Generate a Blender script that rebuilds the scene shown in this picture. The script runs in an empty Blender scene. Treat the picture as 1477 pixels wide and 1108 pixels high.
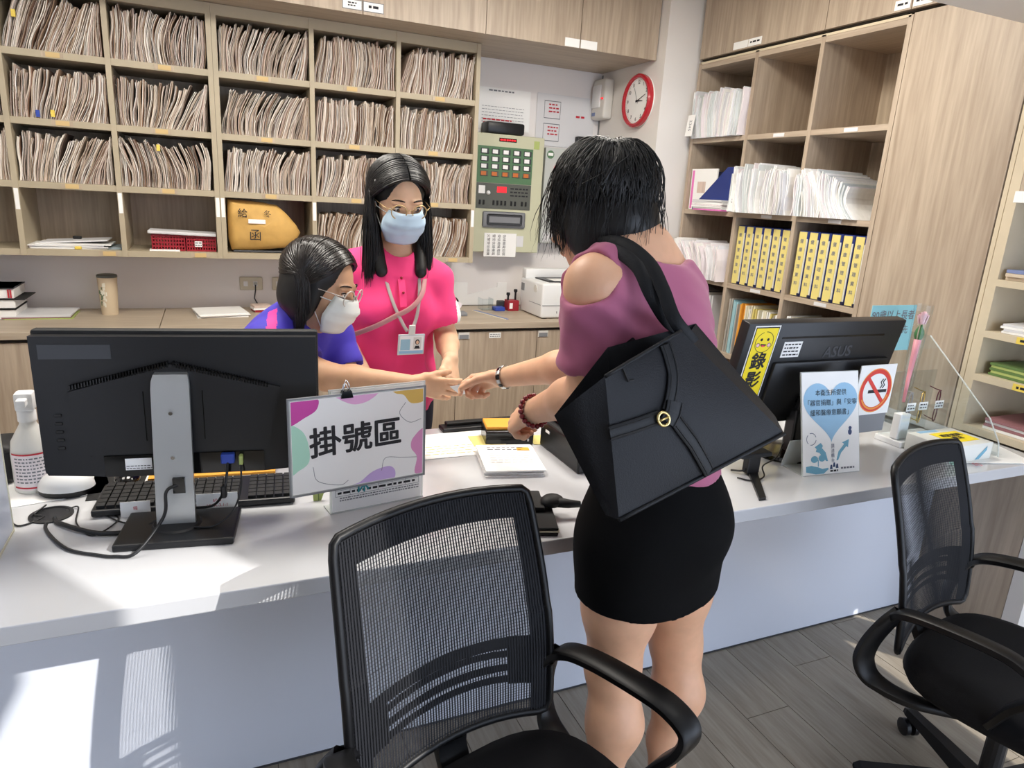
import bpy, bmesh, math, random
import numpy as np
from mathutils import Vector, Matrix
random.seed(11); rng = np.random.default_rng(11)
SC = bpy.context.scene; COL = SC.collection
# ------------------------------------------------------------------ camera
FPX = 989.75
def cam_axes(yaw, pitch, roll):
    fwd = Vector((math.sin(yaw)*math.cos(pitch), math.cos(yaw)*math.cos(pitch), -math.sin(pitch)))
    right = Vector((math.cos(yaw), -math.sin(yaw), 0)); down = fwd.cross(right)
    return right*math.cos(roll)+down*math.sin(roll), -right*math.sin(roll)+down*math.cos(roll), fwd
_r, _d, _f = cam_axes(.41848813, .26725961, -.05918098)
cd = bpy.data.cameras.new('camera'); cam = bpy.data.objects.new('camera', cd); COL.objects.link(cam)
cd.sensor_width = 36; cd.lens = FPX/1477*36; cd.clip_start = .02
cam.matrix_world = Matrix(((_r[0], -_d[0], -_f[0], 0), (_r[1], -_d[1], -_f[1], 0), (_r[2], -_d[2], -_f[2], 1.48), (0, 0, 0, 1)))
SC.camera = cam
# ------------------------------------------------------------------ world, sun, exposure
SC.view_settings.view_transform = 'Standard'; SC.view_settings.look = 'None'
SC.view_settings.gamma = 1; SC.view_settings.use_curve_mapping = False
SC.view_settings.exposure = 0.16
W = bpy.data.worlds.new('daylight'); SC.world = W; W.use_nodes = True
W.node_tree.nodes['Background'].inputs[0].default_value = (.72, .82, 1, 1)
W.node_tree.nodes['Background'].inputs[1].default_value = 4.2
sd = bpy.data.lights.new('sun', 'SUN'); sd.energy = 4.6; sd.angle = .006; sd.color = (1, .96, .9)
so = bpy.data.objects.new('sun', sd); COL.objects.link(so); so.location = (4, -5, 6)
SUN = Vector((-.255, .345, -.29)).normalized()
so.rotation_euler = SUN.to_track_quat('-Z', 'Y').to_euler()
def area(name, loc, size, energy, color=(1, .945, .86), rot=(0, 0, 0)):
    l = bpy.data.lights.new(name, 'AREA'); l.shape = 'RECTANGLE'; l.size, l.size_y = size; l.energy = energy; l.color = color
    o = bpy.data.objects.new(name, l); COL.objects.link(o); o.location = loc; o.rotation_euler = rot
    return o
CEIL_LIGHTS = [(.15, 2.26, 2.6, .58, .58, 29), (1.45, 2.24, 2.6, .58, .58, 33), (-.9, 2.26, 2.6, .58, .58, 15), (1.2, .35, 4.2, 1.15, .5, 14)]
for i, (x, y, z, a, b, e) in enumerate(CEIL_LIGHTS):
    area('ceiling_lamp', (x, y, z-.03), (a, b), e)
# ------------------------------------------------------------------ materials
def lin(c):
    return tuple(((v/255)/12.92 if v/255 <= .04045 else ((v/255+.055)/1.055)**2.4) for v in c)+(1,)
MATS = {}
def mat(name, col, rough=.5, metal=0, bump=None, noise=None, coat=0, trans=0, emit=0, ior=1.45, alpha=1, spec=.5, sheen=0, sss=0):
    m = bpy.data.materials.new(name); m.use_nodes = True; nt = m.node_tree; b = nt.nodes['Principled BSDF']
    c = lin(col); b.inputs['Base Color'].default_value = c; b.inputs['Roughness'].default_value = rough
    b.inputs['Metallic'].default_value = metal; b.inputs['IOR'].default_value = ior; b.inputs['Alpha'].default_value = alpha
    b.inputs['Coat Weight'].default_value = coat; b.inputs['Transmission Weight'].default_value = trans
    b.inputs['Specular IOR Level'].default_value = spec; b.inputs['Sheen Weight'].default_value = sheen
    if sss:
        b.inputs['Subsurface Weight'].default_value = sss; b.inputs['Subsurface Radius'].default_value = (.012, .005, .003); b.inputs['Subsurface Scale'].default_value = 1
    if emit:
        b.inputs['Emission Color'].default_value = c; b.inputs['Emission Strength'].default_value = emit
    def tex(scale, stretch=(1, 1, 1), detail=3):
        g = nt.nodes.new('ShaderNodeNewGeometry'); mp = nt.nodes.new('ShaderNodeMapping'); mp.inputs['Scale'].default_value = [scale*s for s in stretch]
        n = nt.nodes.new('ShaderNodeTexNoise'); n.inputs['Scale'].default_value = 1; n.inputs['Detail'].default_value = detail
        nt.links.new(g.outputs['Position'], mp.inputs['Vector']); nt.links.new(mp.outputs[0], n.inputs['Vector']); return n
    if noise:   # (scale, amount[, stretch])
        n = tex(noise[0], noise[2] if len(noise) > 2 else (1, 1, 1))
        r = nt.nodes.new('ShaderNodeMapRange'); r.inputs[1].default_value = .3; r.inputs[2].default_value = .7
        r.inputs[3].default_value = 1-noise[1]; r.inputs[4].default_value = 1+noise[1]
        v = nt.nodes.new('ShaderNodeVectorMath'); v.operation = 'SCALE'; v.inputs[0].default_value = c[:3]
        nt.links.new(n.outputs[0], r.inputs[0]); nt.links.new(r.outputs[0], v.inputs['Scale']); nt.links.new(v.outputs[0], b.inputs['Base Color'])
    if bump:    # (scale, strength[, stretch])
        n = tex(bump[0], bump[2] if len(bump) > 2 else (1, 1, 1)); bp = nt.nodes.new('ShaderNodeBump')
        bp.inputs['Strength'].default_value = bump[1]; bp.inputs['Distance'].default_value = .002
        nt.links.new(n.outputs[0], bp.inputs['Height']); nt.links.new(bp.outputs[0], b.inputs['Normal'])
    MATS[name] = m; return m
def wood(name, c1, c2, stretch, rough=.45):
    m = bpy.data.materials.new(name); m.use_nodes = True; nt = m.node_tree; b = nt.nodes['Principled BSDF']
    g = nt.nodes.new('ShaderNodeNewGeometry'); mp = nt.nodes.new('ShaderNodeMapping'); mp.inputs['Scale'].default_value = stretch
    n = nt.nodes.new('ShaderNodeTexNoise'); n.inputs['Scale'].default_value = 1.6; n.inputs['Detail'].default_value = 4; n.inputs['Distortion'].default_value = 1.1
    n2 = nt.nodes.new('ShaderNodeTexNoise'); n2.inputs['Scale'].default_value = 9; n2.inputs['Detail'].default_value = 3
    mx = nt.nodes.new('ShaderNodeMath'); mx.operation = 'MULTIPLY_ADD'; mx.inputs[1].default_value = .45
    sc = nt.nodes.new('ShaderNodeMath'); sc.operation = 'MULTIPLY'; sc.inputs[1].default_value = .62
    cr = nt.nodes.new('ShaderNodeValToRGB'); cr.color_ramp.elements[0].position = .36; cr.color_ramp.elements[1].position = .66
    cr.color_ramp.elements[0].color = lin(c2); cr.color_ramp.elements[1].color = lin(c1)
    nt.links.new(g.outputs['Position'], mp.inputs['Vector']); nt.links.new(mp.outputs[0], n.inputs['Vector']); nt.links.new(mp.outputs[0], n2.inputs['Vector'])
    nt.links.new(n.outputs[0], sc.inputs[0]); nt.links.new(n2.outputs[0], mx.inputs[0]); nt.links.new(sc.outputs[0], mx.inputs[2])
    nt.links.new(mx.outputs[0], cr.inputs[0]); nt.links.new(cr.outputs[0], b.inputs['Base Color']); b.inputs['Roughness'].default_value = rough
    MATS[name] = m; return m
W1, W2 = (186, 170, 151), (156, 139, 121)
wood('wood_upright', W1, W2, (9, 9, .55)); wood('wood_along', (184, 170, 151), (160, 145, 127), (.6, 9, 9)); wood('wood_deep', W1, W2, (9, .6, 9))
wood('wood_inside', (190, 173, 150), (160, 143, 122), (9, 9, .55))
mat('wood_edge', (206, 192, 166), .5, noise=(6, .05)); mat('wood_grey_edge', (176, 164, 140), .5, noise=(6, .06))
mat('cabinet_gap', (60, 54, 46), .8)
wood('floor_wood', (164, 154, 138), (136, 125, 110), (14, 1.1, 14), .36); mat('floor_base', (96, 90, 80), .7)
mat('wall_paint', (232, 228, 226), .7, noise=(1.2, .02)); mat('wall_white', (222, 218, 214), .65, noise=(1.5, .015)); mat('ceiling_paint', (235, 235, 232), .8)
mat('desk_white', (194, 195, 198), .16, coat=.25); mat('panel_white', (214, 219, 230), .30); mat('edge_cream', (212, 205, 180), .5)
mat('black_plastic', (22, 23, 26), .38, bump=(900, .08)); mat('black_matte', (17, 18, 20), .6); mat('black_gloss', (9, 9, 10), .12)
mat('silver', (196, 200, 202), .32, .85); mat('chrome', (220, 222, 224), .12, 1); mat('dark_grey', (58, 60, 64), .5); mat('mid_grey', (128, 130, 134), .5)
mat('white_plastic', (228, 229, 229), .4); mat('off_white', (214, 212, 206), .45); mat('paper', (240, 240, 238), .75); mat('paper_grey', (214, 214, 216), .75)
mat('ink', (34, 34, 38), .7); mat('ink_red', (190, 44, 60), .7); mat('ink_grey', (120, 122, 128), .7); mat('yellow_tag', (232, 205, 90), .6); mat('amber_tag', (206, 178, 124), .6)
mat('red_plastic', (150, 32, 44), .45); mat('red_gloss', (176, 24, 40), .25, coat=.4); mat('kraft', (206, 164, 92), .7, noise=(14, .1), bump=(30, .5)); mat('blue_plastic', (44, 70, 160), .45)
mat('cream_metal', (196, 196, 168), .45); mat('green_panel', (84, 120, 86), .5); mat('panel_dark', (88, 90, 84), .5); mat('led_red', (230, 30, 40), .4, emit=1.2); mat('lamp_amber', (196, 110, 50), .4)
mat('grey_box', (186, 190, 186), .5)
def clear(name, tint, rough=.03, alpha=.14):
    m = bpy.data.materials.new(name); m.use_nodes = True; nt = m.node_tree; nt.nodes.remove(nt.nodes['Principled BSDF'])
    t = nt.nodes.new('ShaderNodeBsdfTransparent'); t.inputs[0].default_value = lin(tint); g = nt.nodes.new('ShaderNodeBsdfGlossy'); g.inputs[1].default_value = rough
    mx = nt.nodes.new('ShaderNodeMixShader'); lw = nt.nodes.new('ShaderNodeLayerWeight'); lw.inputs[0].default_value = .5
    pw = nt.nodes.new('ShaderNodeMath'); pw.operation = 'POWER'; pw.inputs[1].default_value = 4
    ad = nt.nodes.new('ShaderNodeMath'); ad.operation = 'MULTIPLY_ADD'; ad.inputs[1].default_value = .5; ad.inputs[2].default_value = alpha*.25; ad.use_clamp = True
    nt.links.new(lw.outputs['Facing'], pw.inputs[0]); nt.links.new(pw.outputs[0], ad.inputs[0]); nt.links.new(ad.outputs[0], mx.inputs[0]); nt.links.new(t.outputs[0], mx.inputs[1]); nt.links.new(g.outputs[0], mx.inputs[2])
    nt.links.new(mx.outputs[0], nt.nodes['Material Output'].inputs[0]); MATS[name] = m; return m
clear('acrylic', (246, 249, 250)); clear('lens', (250, 251, 252), .02, .2); mat('acrylic_edge', (226, 232, 230), .2, alpha=.55)
# ------------------------------------------------------------------ mesh helpers
I4 = Matrix.Identity(4)
def frame(o, x, y):
    x = Vector(x).normalized(); y = Vector(y); y = (y-x*y.dot(x)).normalized(); z = x.cross(y); o = Vector(o)
    return Matrix(((x[0], y[0], z[0], o[0]), (x[1], y[1], z[1], o[1]), (x[2], y[2], z[2], o[2]), (0, 0, 0, 1)))
def back(o): return frame(o, (1, 0, 0), (0, 0, 1))          # faces -Y
def side(o): return frame(o, (0, -1, 0), (0, 0, 1))         # faces -X
def flat(o, a=0): return frame(o, (math.cos(a), math.sin(a), 0), (-math.sin(a), math.cos(a), 0))   # faces up
def place(o, rz=0): return Matrix.Translation(o) @ Matrix.Rotation(rz, 4, 'Z')
class MB:
    def __init__(s, M=None): s.v = []; s.f = []; s.m = []; s.M = M
    def add(s, v, f, mi=0, M=None):
        n = len(s.v); M = (s.M @ M) if (s.M and M) else (M or s.M)
        s.v += [tuple(M @ Vector(p)) for p in v] if M else [tuple(p) for p in v]
        s.f += [tuple(n+i for i in q) for q in f]; s.m += [mi]*len(f); return s
    def box(s, x0, x1, y0, y1, z0, z1, mi=0, M=None):
        v = [(x, y, z) for z in (z0, z1) for y in (y0, y1) for x in (x0, x1)]
        return s.add(v, [(0, 2, 3, 1), (4, 5, 7, 6), (0, 1, 5, 4), (2, 6, 7, 3), (0, 4, 6, 2), (1, 3, 7, 5)], mi, M)
    def rbox(s, x0, x1, y0, y1, z0, z1, r=.004, seg=2, mi=0, M=None):
        bm = bmesh.new(); bmesh.ops.create_cube(bm, size=1)
        for v in bm.verts: v.co = ((x0+x1)/2+v.co.x*(x1-x0), (y0+y1)/2+v.co.y*(y1-y0), (z0+z1)/2+v.co.z*(z1-z0))
        bmesh.ops.bevel(bm, geom=list(bm.edges), offset=r, segments=seg, affect='EDGES', profile=.5)
        bm.verts.index_update(); s.add([v.co.copy() for v in bm.verts], [[v.index for v in f.verts] for f in bm.faces], mi, M); bm.free(); return s
    def prism(s, pts, z0, z1, mi=0, M=None, inset=0):
        n = len(pts); v = [(p[0], p[1], z0) for p in pts]+[(p[0], p[1], z1) for p in pts]
        f = [tuple(range(n-1, -1, -1)), tuple(range(n, 2*n))]+[(i, (i+1) % n, n+(i+1) % n, n+i) for i in range(n)]
        return s.add(v, f, mi, M)
    def lathe(s, prof, n=24, mi=0, M=None, cap=True):
        v = []; f = []
        for r, z in prof: v += [(r*math.cos(2*math.pi*k/n), r*math.sin(2*math.pi*k/n), z) for k in range(n)]
        for j in range(len(prof)-1): f += [(j*n+k, j*n+(k+1) % n, (j+1)*n+(k+1) % n, (j+1)*n+k) for k in range(n)]
        if cap: f += [tuple(range(n-1, -1, -1)), tuple(range((len(prof)-1)*n, len(prof)*n))]
        return s.add(v, f, mi, M)
    def tube(s, path, r, n=8, mi=0, M=None, flat_=None, closed=False):
        """round tube (r scalar or list); flat_=(w,h,normal) for a strap section"""
        P = [Vector(p) for p in path]; v = []; f = []; up = None; m = len(P)
        for i, p in enumerate(P):
            t = ((P[(i+1) % m]-P[i-1]) if closed else (P[min(i+1, m-1)]-P[max(i-1, 0)])).normalized()
            if flat_: up = Vector(flat_[2])
            elif up is None: up = Vector((0, 0, 1)) if abs(t.z) < .9 else Vector((1, 0, 0))
            a = (up-t*up.dot(t)).normalized(); b = t.cross(a); up = a
            rr = r[i] if isinstance(r, (list, tuple)) else r
            for k in range(n):
                if flat_:
                    an = 2*math.pi*k/n; cx, cy = math.cos(an), math.sin(an); e = .35
                    q = b*(flat_[0]*math.copysign(abs(cx)**e, cx))+a*(flat_[1]*math.copysign(abs(cy)**e, cy))
                    v.append(p+q)
                else:
                    an = 2*math.pi*k/n; v.append(p+a*(rr*math.cos(an))+b*(rr*math.sin(an)))
        for i in range(m if closed else m-1):
            j = (i+1) % m; f += [(i*n+k, i*n+(k+1) % n, j*n+(k+1) % n, j*n+k) for k in range(n)]
        if not closed: f += [tuple(range(n-1, -1, -1)), tuple(range((m-1)*n, m*n))]
        return s.add(v, f, mi, M)
    def grid(s, rows, mi=0, M=None, close=False):
        """rows: equal-length lists of points"""
        n = len(rows[0]); v = [p for r in rows for p in r]; f = []
        for j in range(len(rows)-1):
            for k in range(n if close else n-1): f.append((j*n+k, j*n+(k+1) % n, (j+1)*n+(k+1) % n, (j+1)*n+k))
        return s.add(v, f, mi, M)
    def ball(s, c, r, n=10, mi=0, M=None, sc=(1, 1, 1)):
        pr = [(math.sin(math.pi*j/n)*r, -math.cos(math.pi*j/n)*r) for j in range(1, n)]
        v = [(0, 0, -r)]+[(a*math.cos(2*math.pi*k/n), a*math.sin(2*math.pi*k/n), z) for a, z in pr for k in range(n)]+[(0, 0, r)]
        v = [(c[0]+p[0]*sc[0], c[1]+p[1]*sc[1], c[2]+p[2]*sc[2]) for p in v]; L = len(v)-1; f = []
        for k in range(n): f.append((0, 1+(k+1) % n, 1+k)); f.append((L, L-n+k, L-n+(k+1) % n))
        for j in range(n-2): f += [(1+j*n+k, 1+j*n+(k+1) % n, 1+(j+1)*n+(k+1) % n, 1+(j+1)*n+k) for k in range(n)]
        return s.add(v, f, mi, M)
    def build(s, name, mats, parent=None, smooth=False, label=None, cat=None, group=None, kind=None, origin=True, wn=False):
        me = bpy.data.meshes.new(name)
        V = [Vector(p) for p in s.v]
        if parent is not None:
            iw = MW[parent.name].inverted(); V = [iw @ p for p in V]; off = Vector((0, 0, 0))
        elif origin and V:
            lo = [min(p[i] for p in V) for i in range(3)]; hi = [max(p[i] for p in V) for i in range(3)]
            off = Vector(((lo[0]+hi[0])/2, (lo[1]+hi[1])/2, lo[2])); V = [p-off for p in V]
        else: off = Vector((0, 0, 0))
        me.from_pydata(V, [], s.f)
        for k in (mats if isinstance(mats, (list, tuple)) else [mats]): me.materials.append(MATS[k])
        if len(me.materials) > 1: me.polygons.foreach_set('material_index', s.m)
        if smooth:
            me.polygons.foreach_set('use_smooth', [True]*len(me.polygons))
            if smooth is not True: me.set_sharp_from_angle(angle=math.radians(smooth))
        me.update()
        o = bpy.data.objects.new(name, me); COL.objects.link(o); o.location = off; o.parent = parent
        MW[o.name] = Matrix.Translation(off) if parent is None else MW[parent.name].copy()
        return tag(o, label, cat, group, kind)
MW = {}
def tag(o, label=None, cat=None, group=None, kind=None):
    for k, v in (('label', label), ('category', cat), ('group', group), ('kind', kind)):
        if v: o[k] = v
    return o
def thing(name, label, cat, loc=(0, 0, 0), rz=0, group=None):
    o = bpy.data.objects.new(name, None); COL.objects.link(o); o.empty_display_size = .05
    o.location = loc; o.rotation_euler = (0, 0, rz); MW[o.name] = place(Vector(loc), rz)
    return tag(o, label, cat, group)
def struct(name, mb, mats, parent=None, **k): return mb.build(name, mats, parent, kind='structure' if parent is None else None, **k)
def text_mesh(body, size, bold=0, spacing=1, line=1):
    cu = bpy.data.curves.new('lettering', 'FONT'); cu.body = body; cu.size = size; cu.align_x = 'CENTER'; cu.align_y = 'CENTER'
    cu.offset = bold; cu.space_character = spacing; cu.space_line = line; cu.resolution_u = 3
    o = bpy.data.objects.new('lettering', cu); COL.objects.link(o)
    me = bpy.data.meshes.new_from_object(o.evaluated_get(bpy.context.evaluated_depsgraph_get()))
    v = [tuple(p.co) for p in me.vertices]; f = [tuple(p.vertices) for p in me.polygons]
    bpy.data.objects.remove(o); bpy.data.curves.remove(cu); bpy.data.meshes.remove(me); return v, f
def text(body, size, M, parent, m='ink', bold=0, lift=.0006, name='lettering', **k):
    v, f = text_mesh(body, size, 0, **k); mb = MB()
    for i, (dx, dy) in enumerate([(0, 0)] if not bold else [(0, 0), (1, 0), (-1, 0), (0, 1), (0, -1), (.7, .7), (-.7, -.7), (.7, -.7), (-.7, .7)]):
        mb.add([(p[0]+dx*bold, p[1]+dy*bold, lift+i*1e-5) for p in v], f, 0, M)
    return mb.build(name, m, parent)
def lines_of_print(mb, x0, x1, y0, y1, rows, M, mi=0, lift=.0006, h=.4, seed=0):
    """tiny print too small to read: broken dashes"""
    rr = random.Random(seed); dy = (y1-y0)/rows
    for i in range(rows):
        y = y1-dy*(i+.5); x = x0
        while x < x1-dy*.4:
            w = min(dy*rr.uniform(.5, 1.3), x1-x); mb.add([(x, y-dy*h/2, lift), (x+w, y-dy*h/2, lift), (x+w, y+dy*h/2, lift), (x, y+dy*h/2, lift)], [(0, 1, 2, 3)], mi, M); x += w+dy*.3
    return mb
def bez(pts, n=8):
    P = [Vector(p) for p in pts]; P = [P[0]*2-P[1]]+P+[P[-1]*2-P[-2]]; out = []
    for i in range(1, len(P)-2):
        for k in range(n):
            u = k/n; out.append(.5*((2*P[i])+(P[i+1]-P[i-1])*u+(2*P[i-1]-5*P[i]+4*P[i+1]-P[i+2])*u*u+(3*P[i]-P[i-1]-3*P[i+1]+P[i+2])*u**3))
    return out+[P[-2]]
# ================================================================== THE ROOM
fl = MB().box(-3.2, 3.2, -2.6, 4.2, -.06, -.004); floor = struct('floor', fl, 'floor_base', origin=False)
k = 0
for i in range(24):
    x0 = -.9+i*.165; y = -.9-((i*.53) % 1.2)
    while y < 1.62:
        a, b = max(y, -.9), min(y+1.2, 1.62)
        if b-a > .05: MB().box(x0+.0012, x0+.1638, a+.0012, b-.0012, -.012, 0).build('plank', 'floor_wood', floor); k += 1
        y += 1.2
MB().box(-3.2, 3.2, 1.62, 4.2, -.02, 0).build('vinyl_sheet', 'floor_wood', floor)
struct('wall_back', MB().box(-2.2, 2.4, 4.05, 4.17, 0, 2.75), 'wall_paint')
struct('wall_pillar', MB().box(2.29, 3.2, 3.385, 4.17, 0, 2.75), 'wall_white')
wr = MB()
for (y0, y1, z0, z1) in ((-2.2, -2.1, 0, 4.3), (-2.1, .16, 1.24, 4.3), (.16, .318, 0, 4.3), (.318, .508, 0, .80), (.318, .508, 1.30, 4.3), (.508, 3.385, 0, 4.3)): wr.box(3.0, 3.12, y0, y1, z0, z1)
struct('wall_right', wr, 'wall_white')
w3 = MB()  # frames of unseen openings added to throw sun and daylight under the desk
for (y0, y1, z0, z1) in ((-2.1, .16, 0, 1.24), (.318, .508, .80, 1.30)):
    for a in (y0, y1-.004): w3.box(3.04, 3.07, a, a+.004, z0, z1)
struct('light_opening', w3, 'silver')
struct('ceiling', MB().box(-2.2, 3.12, 1.36, 4.17, 2.64, 2.75), 'ceiling_paint')
struct('ceiling_hall', MB().box(-3.2, 3.12, -2.3, 1.36, 4.3, 4.4), 'ceiling_paint')
struct('trim_1', MB().box(-2.2, 2.99, 1.36, 1.60, 2.105, 4.3), 'wall_white')
struct('wall_left', MB().box(-2.32, -2.2, 1.36, 4.17, 0, 2.75), 'wall_paint')
# unseen wall behind the viewer, added to block the sun outside its shaped openings
wf = MB(); YW = -2.2; GZ = 2.35
wf.box(-3.2, 2.08, YW-.1, YW, GZ, 4.3); wf.box(2.72, 3.12, YW-.1, YW, GZ, 4.3); wf.box(2.08, 2.72, YW-.1, YW, GZ, 3.02); wf.box(2.08, 2.72, YW-.1, YW, 3.92, 4.3)
wf.prism([(2.08, 3.02), (2.36, 3.56), (2.36, 3.92), (2.08, 3.92)], 2.2, 2.3, 0, Matrix(((1, 0, 0, 0), (0, 0, -1, 0), (0, 1, 0, 0), (0, 0, 0, 1))))  # slanted infill added only to shape the edge of the sun patch
wf.box(-3.2, .35, YW-.1, YW, 0, GZ)
struct('wall_sun_mask', wf, 'wall_white')
struct('wall_light_block', MB().box(-2.72, -2.6, -2.2, 1.36, 0, 4.3), 'wall_white')  # unseen side wall added to keep daylight off the left of the desk
wn_ = MB()
for a in (2.06, 2.70): wn_.box(a, a+.02, YW-.08, YW-.02, 3.02, 3.92)
for a in (3.02, 3.90): wn_.box(2.06, 2.72, YW-.08, YW-.02, a, a+.02)
struct('window_1', wn_, 'silver')
wn_ = MB()
for a in (.35, 1.7, 3.05): wn_.box(a, a+.05, YW-.08, YW-.02, 0, GZ)
for a in (0, GZ-.05): wn_.box(.35, 3.12, YW-.08, YW-.02, a, a+.05)
struct('window_2', wn_, 'silver')
for (x, y, z, a, b, e), where in zip(CEIL_LIGHTS, ('over the staff aisle in front of the file shelves', 'over the staff aisle nearest the wall clock', 'over the far left end of the staff aisle', 'high over the visitor side of the desk')):
    t = thing('ceiling_light', 'square white ceiling light panel '+where, 'light', (x, y, z))
    MB().box(x-a/2-.02, x+a/2+.02, y-b/2-.02, y+b/2+.02, z, z+.04).build('housing', 'white_plastic', t)
    MB().box(x-a/2, x+a/2, y-b/2, y+b/2, z-.006, z).build('diffuser', 'white_plastic', t)
# ================================================================== BACK WALL: FILE SHELVES
ROWZ = [1.115, 1.408, 1.672, 1.945, 2.205]      # board centres, bottom to top
UA = [-1.17, -.768, -.372, .0395]; UB = [.0625, .492, .917, 1.345]
YS, YB = 3.70, 4.045
def file_shelf(xs, label):
    t = thing('file_shelf', label, 'shelf', ((xs[0]+xs[-1])/2, YS+.17, ROWZ[0]-.014))
    for i, x in enumerate(xs):
        MB().box(x-.011, x+.011, YS, YB, ROWZ[0]-.014, 2.238).build('upright_panel', 'wood_grey_edge', t)
    for j, z in enumerate(ROWZ):
        for i in range(len(xs)-1):
            b = MB().box(xs[i]+.011, xs[i+1]-.011, YS+.004, YB, z-.014, z+.014).build('shelf_board', 'wood_grey_edge', t)
            if 0 < j < 4 or (j == 0 and i):
                cx = xs[i]+(.19 if j else .3)+.01*((i*7+j*3) % 4)
                MB().box(cx-.04, cx+.04, YS+.002, YS+.004, z-.010, z+.010).build('tag_strip', 'wood_inside', b)
                MB().box(cx-.024, cx+.028, YS+.001, YS+.002, z-.010, z+.010).build('tag', 'amber_tag', b)
    MB().box(xs[0], xs[-1], YS+.006, YB, 2.219, 2.239).build('top_rail', 'wood_grey_edge', t)
    MB().box(xs[0], xs[-1], YB-.006, YB, ROWZ[0], 2.219).build('back_panel', 'wood_inside', t)
    for x in xs[1 if xs[0] < -.9 else 0:]:
        tg = MB().box(x-.008, x+.008, YS-.001, YS, 1.30, 1.39).build('name_tag', 'paper', t)
    return t
file_shelf(UA, 'wall-hung open shelf full of old files above the tumbler')
file_shelf(UB, 'wall-hung open shelf full of old files behind the woman in pink')
# ---- files
FM = ['file_%d' % i for i in range(9)]
for nme, c in zip(FM, [(236, 228, 216), (220, 208, 194), (200, 182, 162), (160, 134, 110), (128, 98, 78), (230, 226, 220), (176, 162, 150), (206, 186, 174), (104, 86, 74)]):
    mat(nme, c, .8, noise=(60, .10, (1, 1, .15)))
for nme, c in zip(['wfile_%d' % i for i in range(6)], [(244, 244, 244), (232, 232, 234), (220, 220, 224), (240, 239, 235), (214, 219, 219), (232, 224, 227)]):
    mat(nme, c, .8, noise=(60, .05, (1, 1, .15)))
WM = ['wfile_%d' % i for i in range(6)]
def sheaf(mb, xb, t, h, lean, bend, depth, y0, z0, pal, rr, M=None, slabs=4, kink=0):
    """one file seen edge-on: a few curved sheets, x across, y into the shelf, z up"""
    x = -t/2; n = 6
    for q in range(slabs):
        tt = t/slabs*rr.uniform(.55, 1.0); hh = h*rr.uniform(.945, 1.0); f0 = y0+rr.uniform(0, .020); kk = kink+rr.uniform(-.002, .002)
        v = []; fcs = []
        for j in range(n+1):
            s = j/n; z = z0+hh*s*math.sqrt(max(.2, 1-(lean/h)**2*.6)); cx = xb+x+lean*s**1.25+bend*math.sin(math.pi*s)+kk*math.sin(2*math.pi*s)
            for yy in (f0, f0+depth): v += [(cx, yy, z), (cx+tt, yy, z)]
        for j in range(n):
            a = 4*j; b = a+4
            fcs += [(a, a+1, b+1, b), (a+3, a+2, b+2, b+3), (a+2, a, b, b+2), (a+1, a+3, b+3, b+1)]
        fcs += [(4*n, 4*n+1, 4*n+3, 4*n+2), (0, 2, 3, 1)]
        mb.add(v, fcs, rr.choices(range(len(pal)), weights=[1, 1, 3, 3, 3, 1, 3, 2, 3][:len(pal)], k=1)[0] if q % 2 else rr.choice((0, 0, 1, 5, 2, 7) if len(pal) > 6 else range(len(pal))), M); x += t/slabs
    return mb
def fill(x0, x1, seed, tmin=.0085, tmax=.0150, leans=None):
    """positions with slowly changing lean; returns (x, t, lean, bend, kink)"""
    rr = random.Random(seed); out = []; x = x0
    ctrl = leans or [rr.uniform(.0, .055) for _ in range(4)]
    bc = [rr.uniform(-.020, .022) for _ in range(4)]
    while True:
        t = rr.uniform(tmin, tmax)
        if x+t > x1: break
        s = (x-x0)/(x1-x0)*(len(ctrl)-1); i = min(int(s), len(ctrl)-2); u = s-i
        ln = ctrl[i]*(1-u)+ctrl[i+1]*u; bd = bc[min(i, 2)]*(1-u)+bc[min(i, 2)+1]*u
        ln = max(min(ln, x1-x-t), x0-x); out.append((x+t/2, t, ln, bd*min(1, (x1-x)/.05, max(.0, (x-x0)/.05)), rr.uniform(-.005, .005))); x += t
    return out, rr
colname = ['third column from the left wall end', 'leftmost full column', 'second full column', 'third full column', 'fourth column', 'last column']
cells = []
LEAN = {(1, 2): [.06, .085, .075, .0], (1, 1): [.015, .05, .06, .005], (1, 0): [.01, .06, .09, .02], (2, 2): [.01, .015, .03, .01], (2, 1): [.0, .03, .10, .10], (2, 0): [-.05, -.02, -.05, .01],
        (3, 2): [.01, .05, .07, .06], (3, 1): [.04, .06, .08, .03], (3, 0): [.02, .03, .04, .02]}
rowname = {0: 'third row down', 1: 'second row', 2: 'top row'}
stuff = MB()
XS = UA[:-1]+[.036]; nfile = 0
spans = {0: (-1.157, -.78), 1: (-.756, -.384), 2: (-.36, .024), 3: (.078, .480), 4: (.505, .905), 5: (.930, 1.333)}
cname = {1: 'left of the red baskets column', 2: 'above the red baskets', 3: 'above the brown envelope'}
for c, (a, b) in spans.items():
    for r in range(3):
        z0 = ROWZ[r+1]+.0145; H = .205 if r < 2 else .215
        L, rr = fill(a, b, c*10+r, leans=LEAN.get((c, r)))
        for (x, t, ln, bd, kk) in L:
            h = H*rr.uniform(.90, 1.06); y0 = YS+.012+rr.uniform(0, .014)
            if c in (1, 2, 3):
                nfile += 1
                sheaf(MB(), x, t, h, ln, bd, .20, y0, z0, FM, rr, kink=kk).build('patient_file', FM, smooth=False,
                    label='worn patient file, %s, in the cubby %s' % (rowname[r], cname[c]), cat='file', group='patient files, %s, cubby %s' % (rowname[r], cname[c]))
            else: sheaf(stuff, x, t, h, ln, bd, .20, y0, z0, FM, rr, kink=kk)
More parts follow.
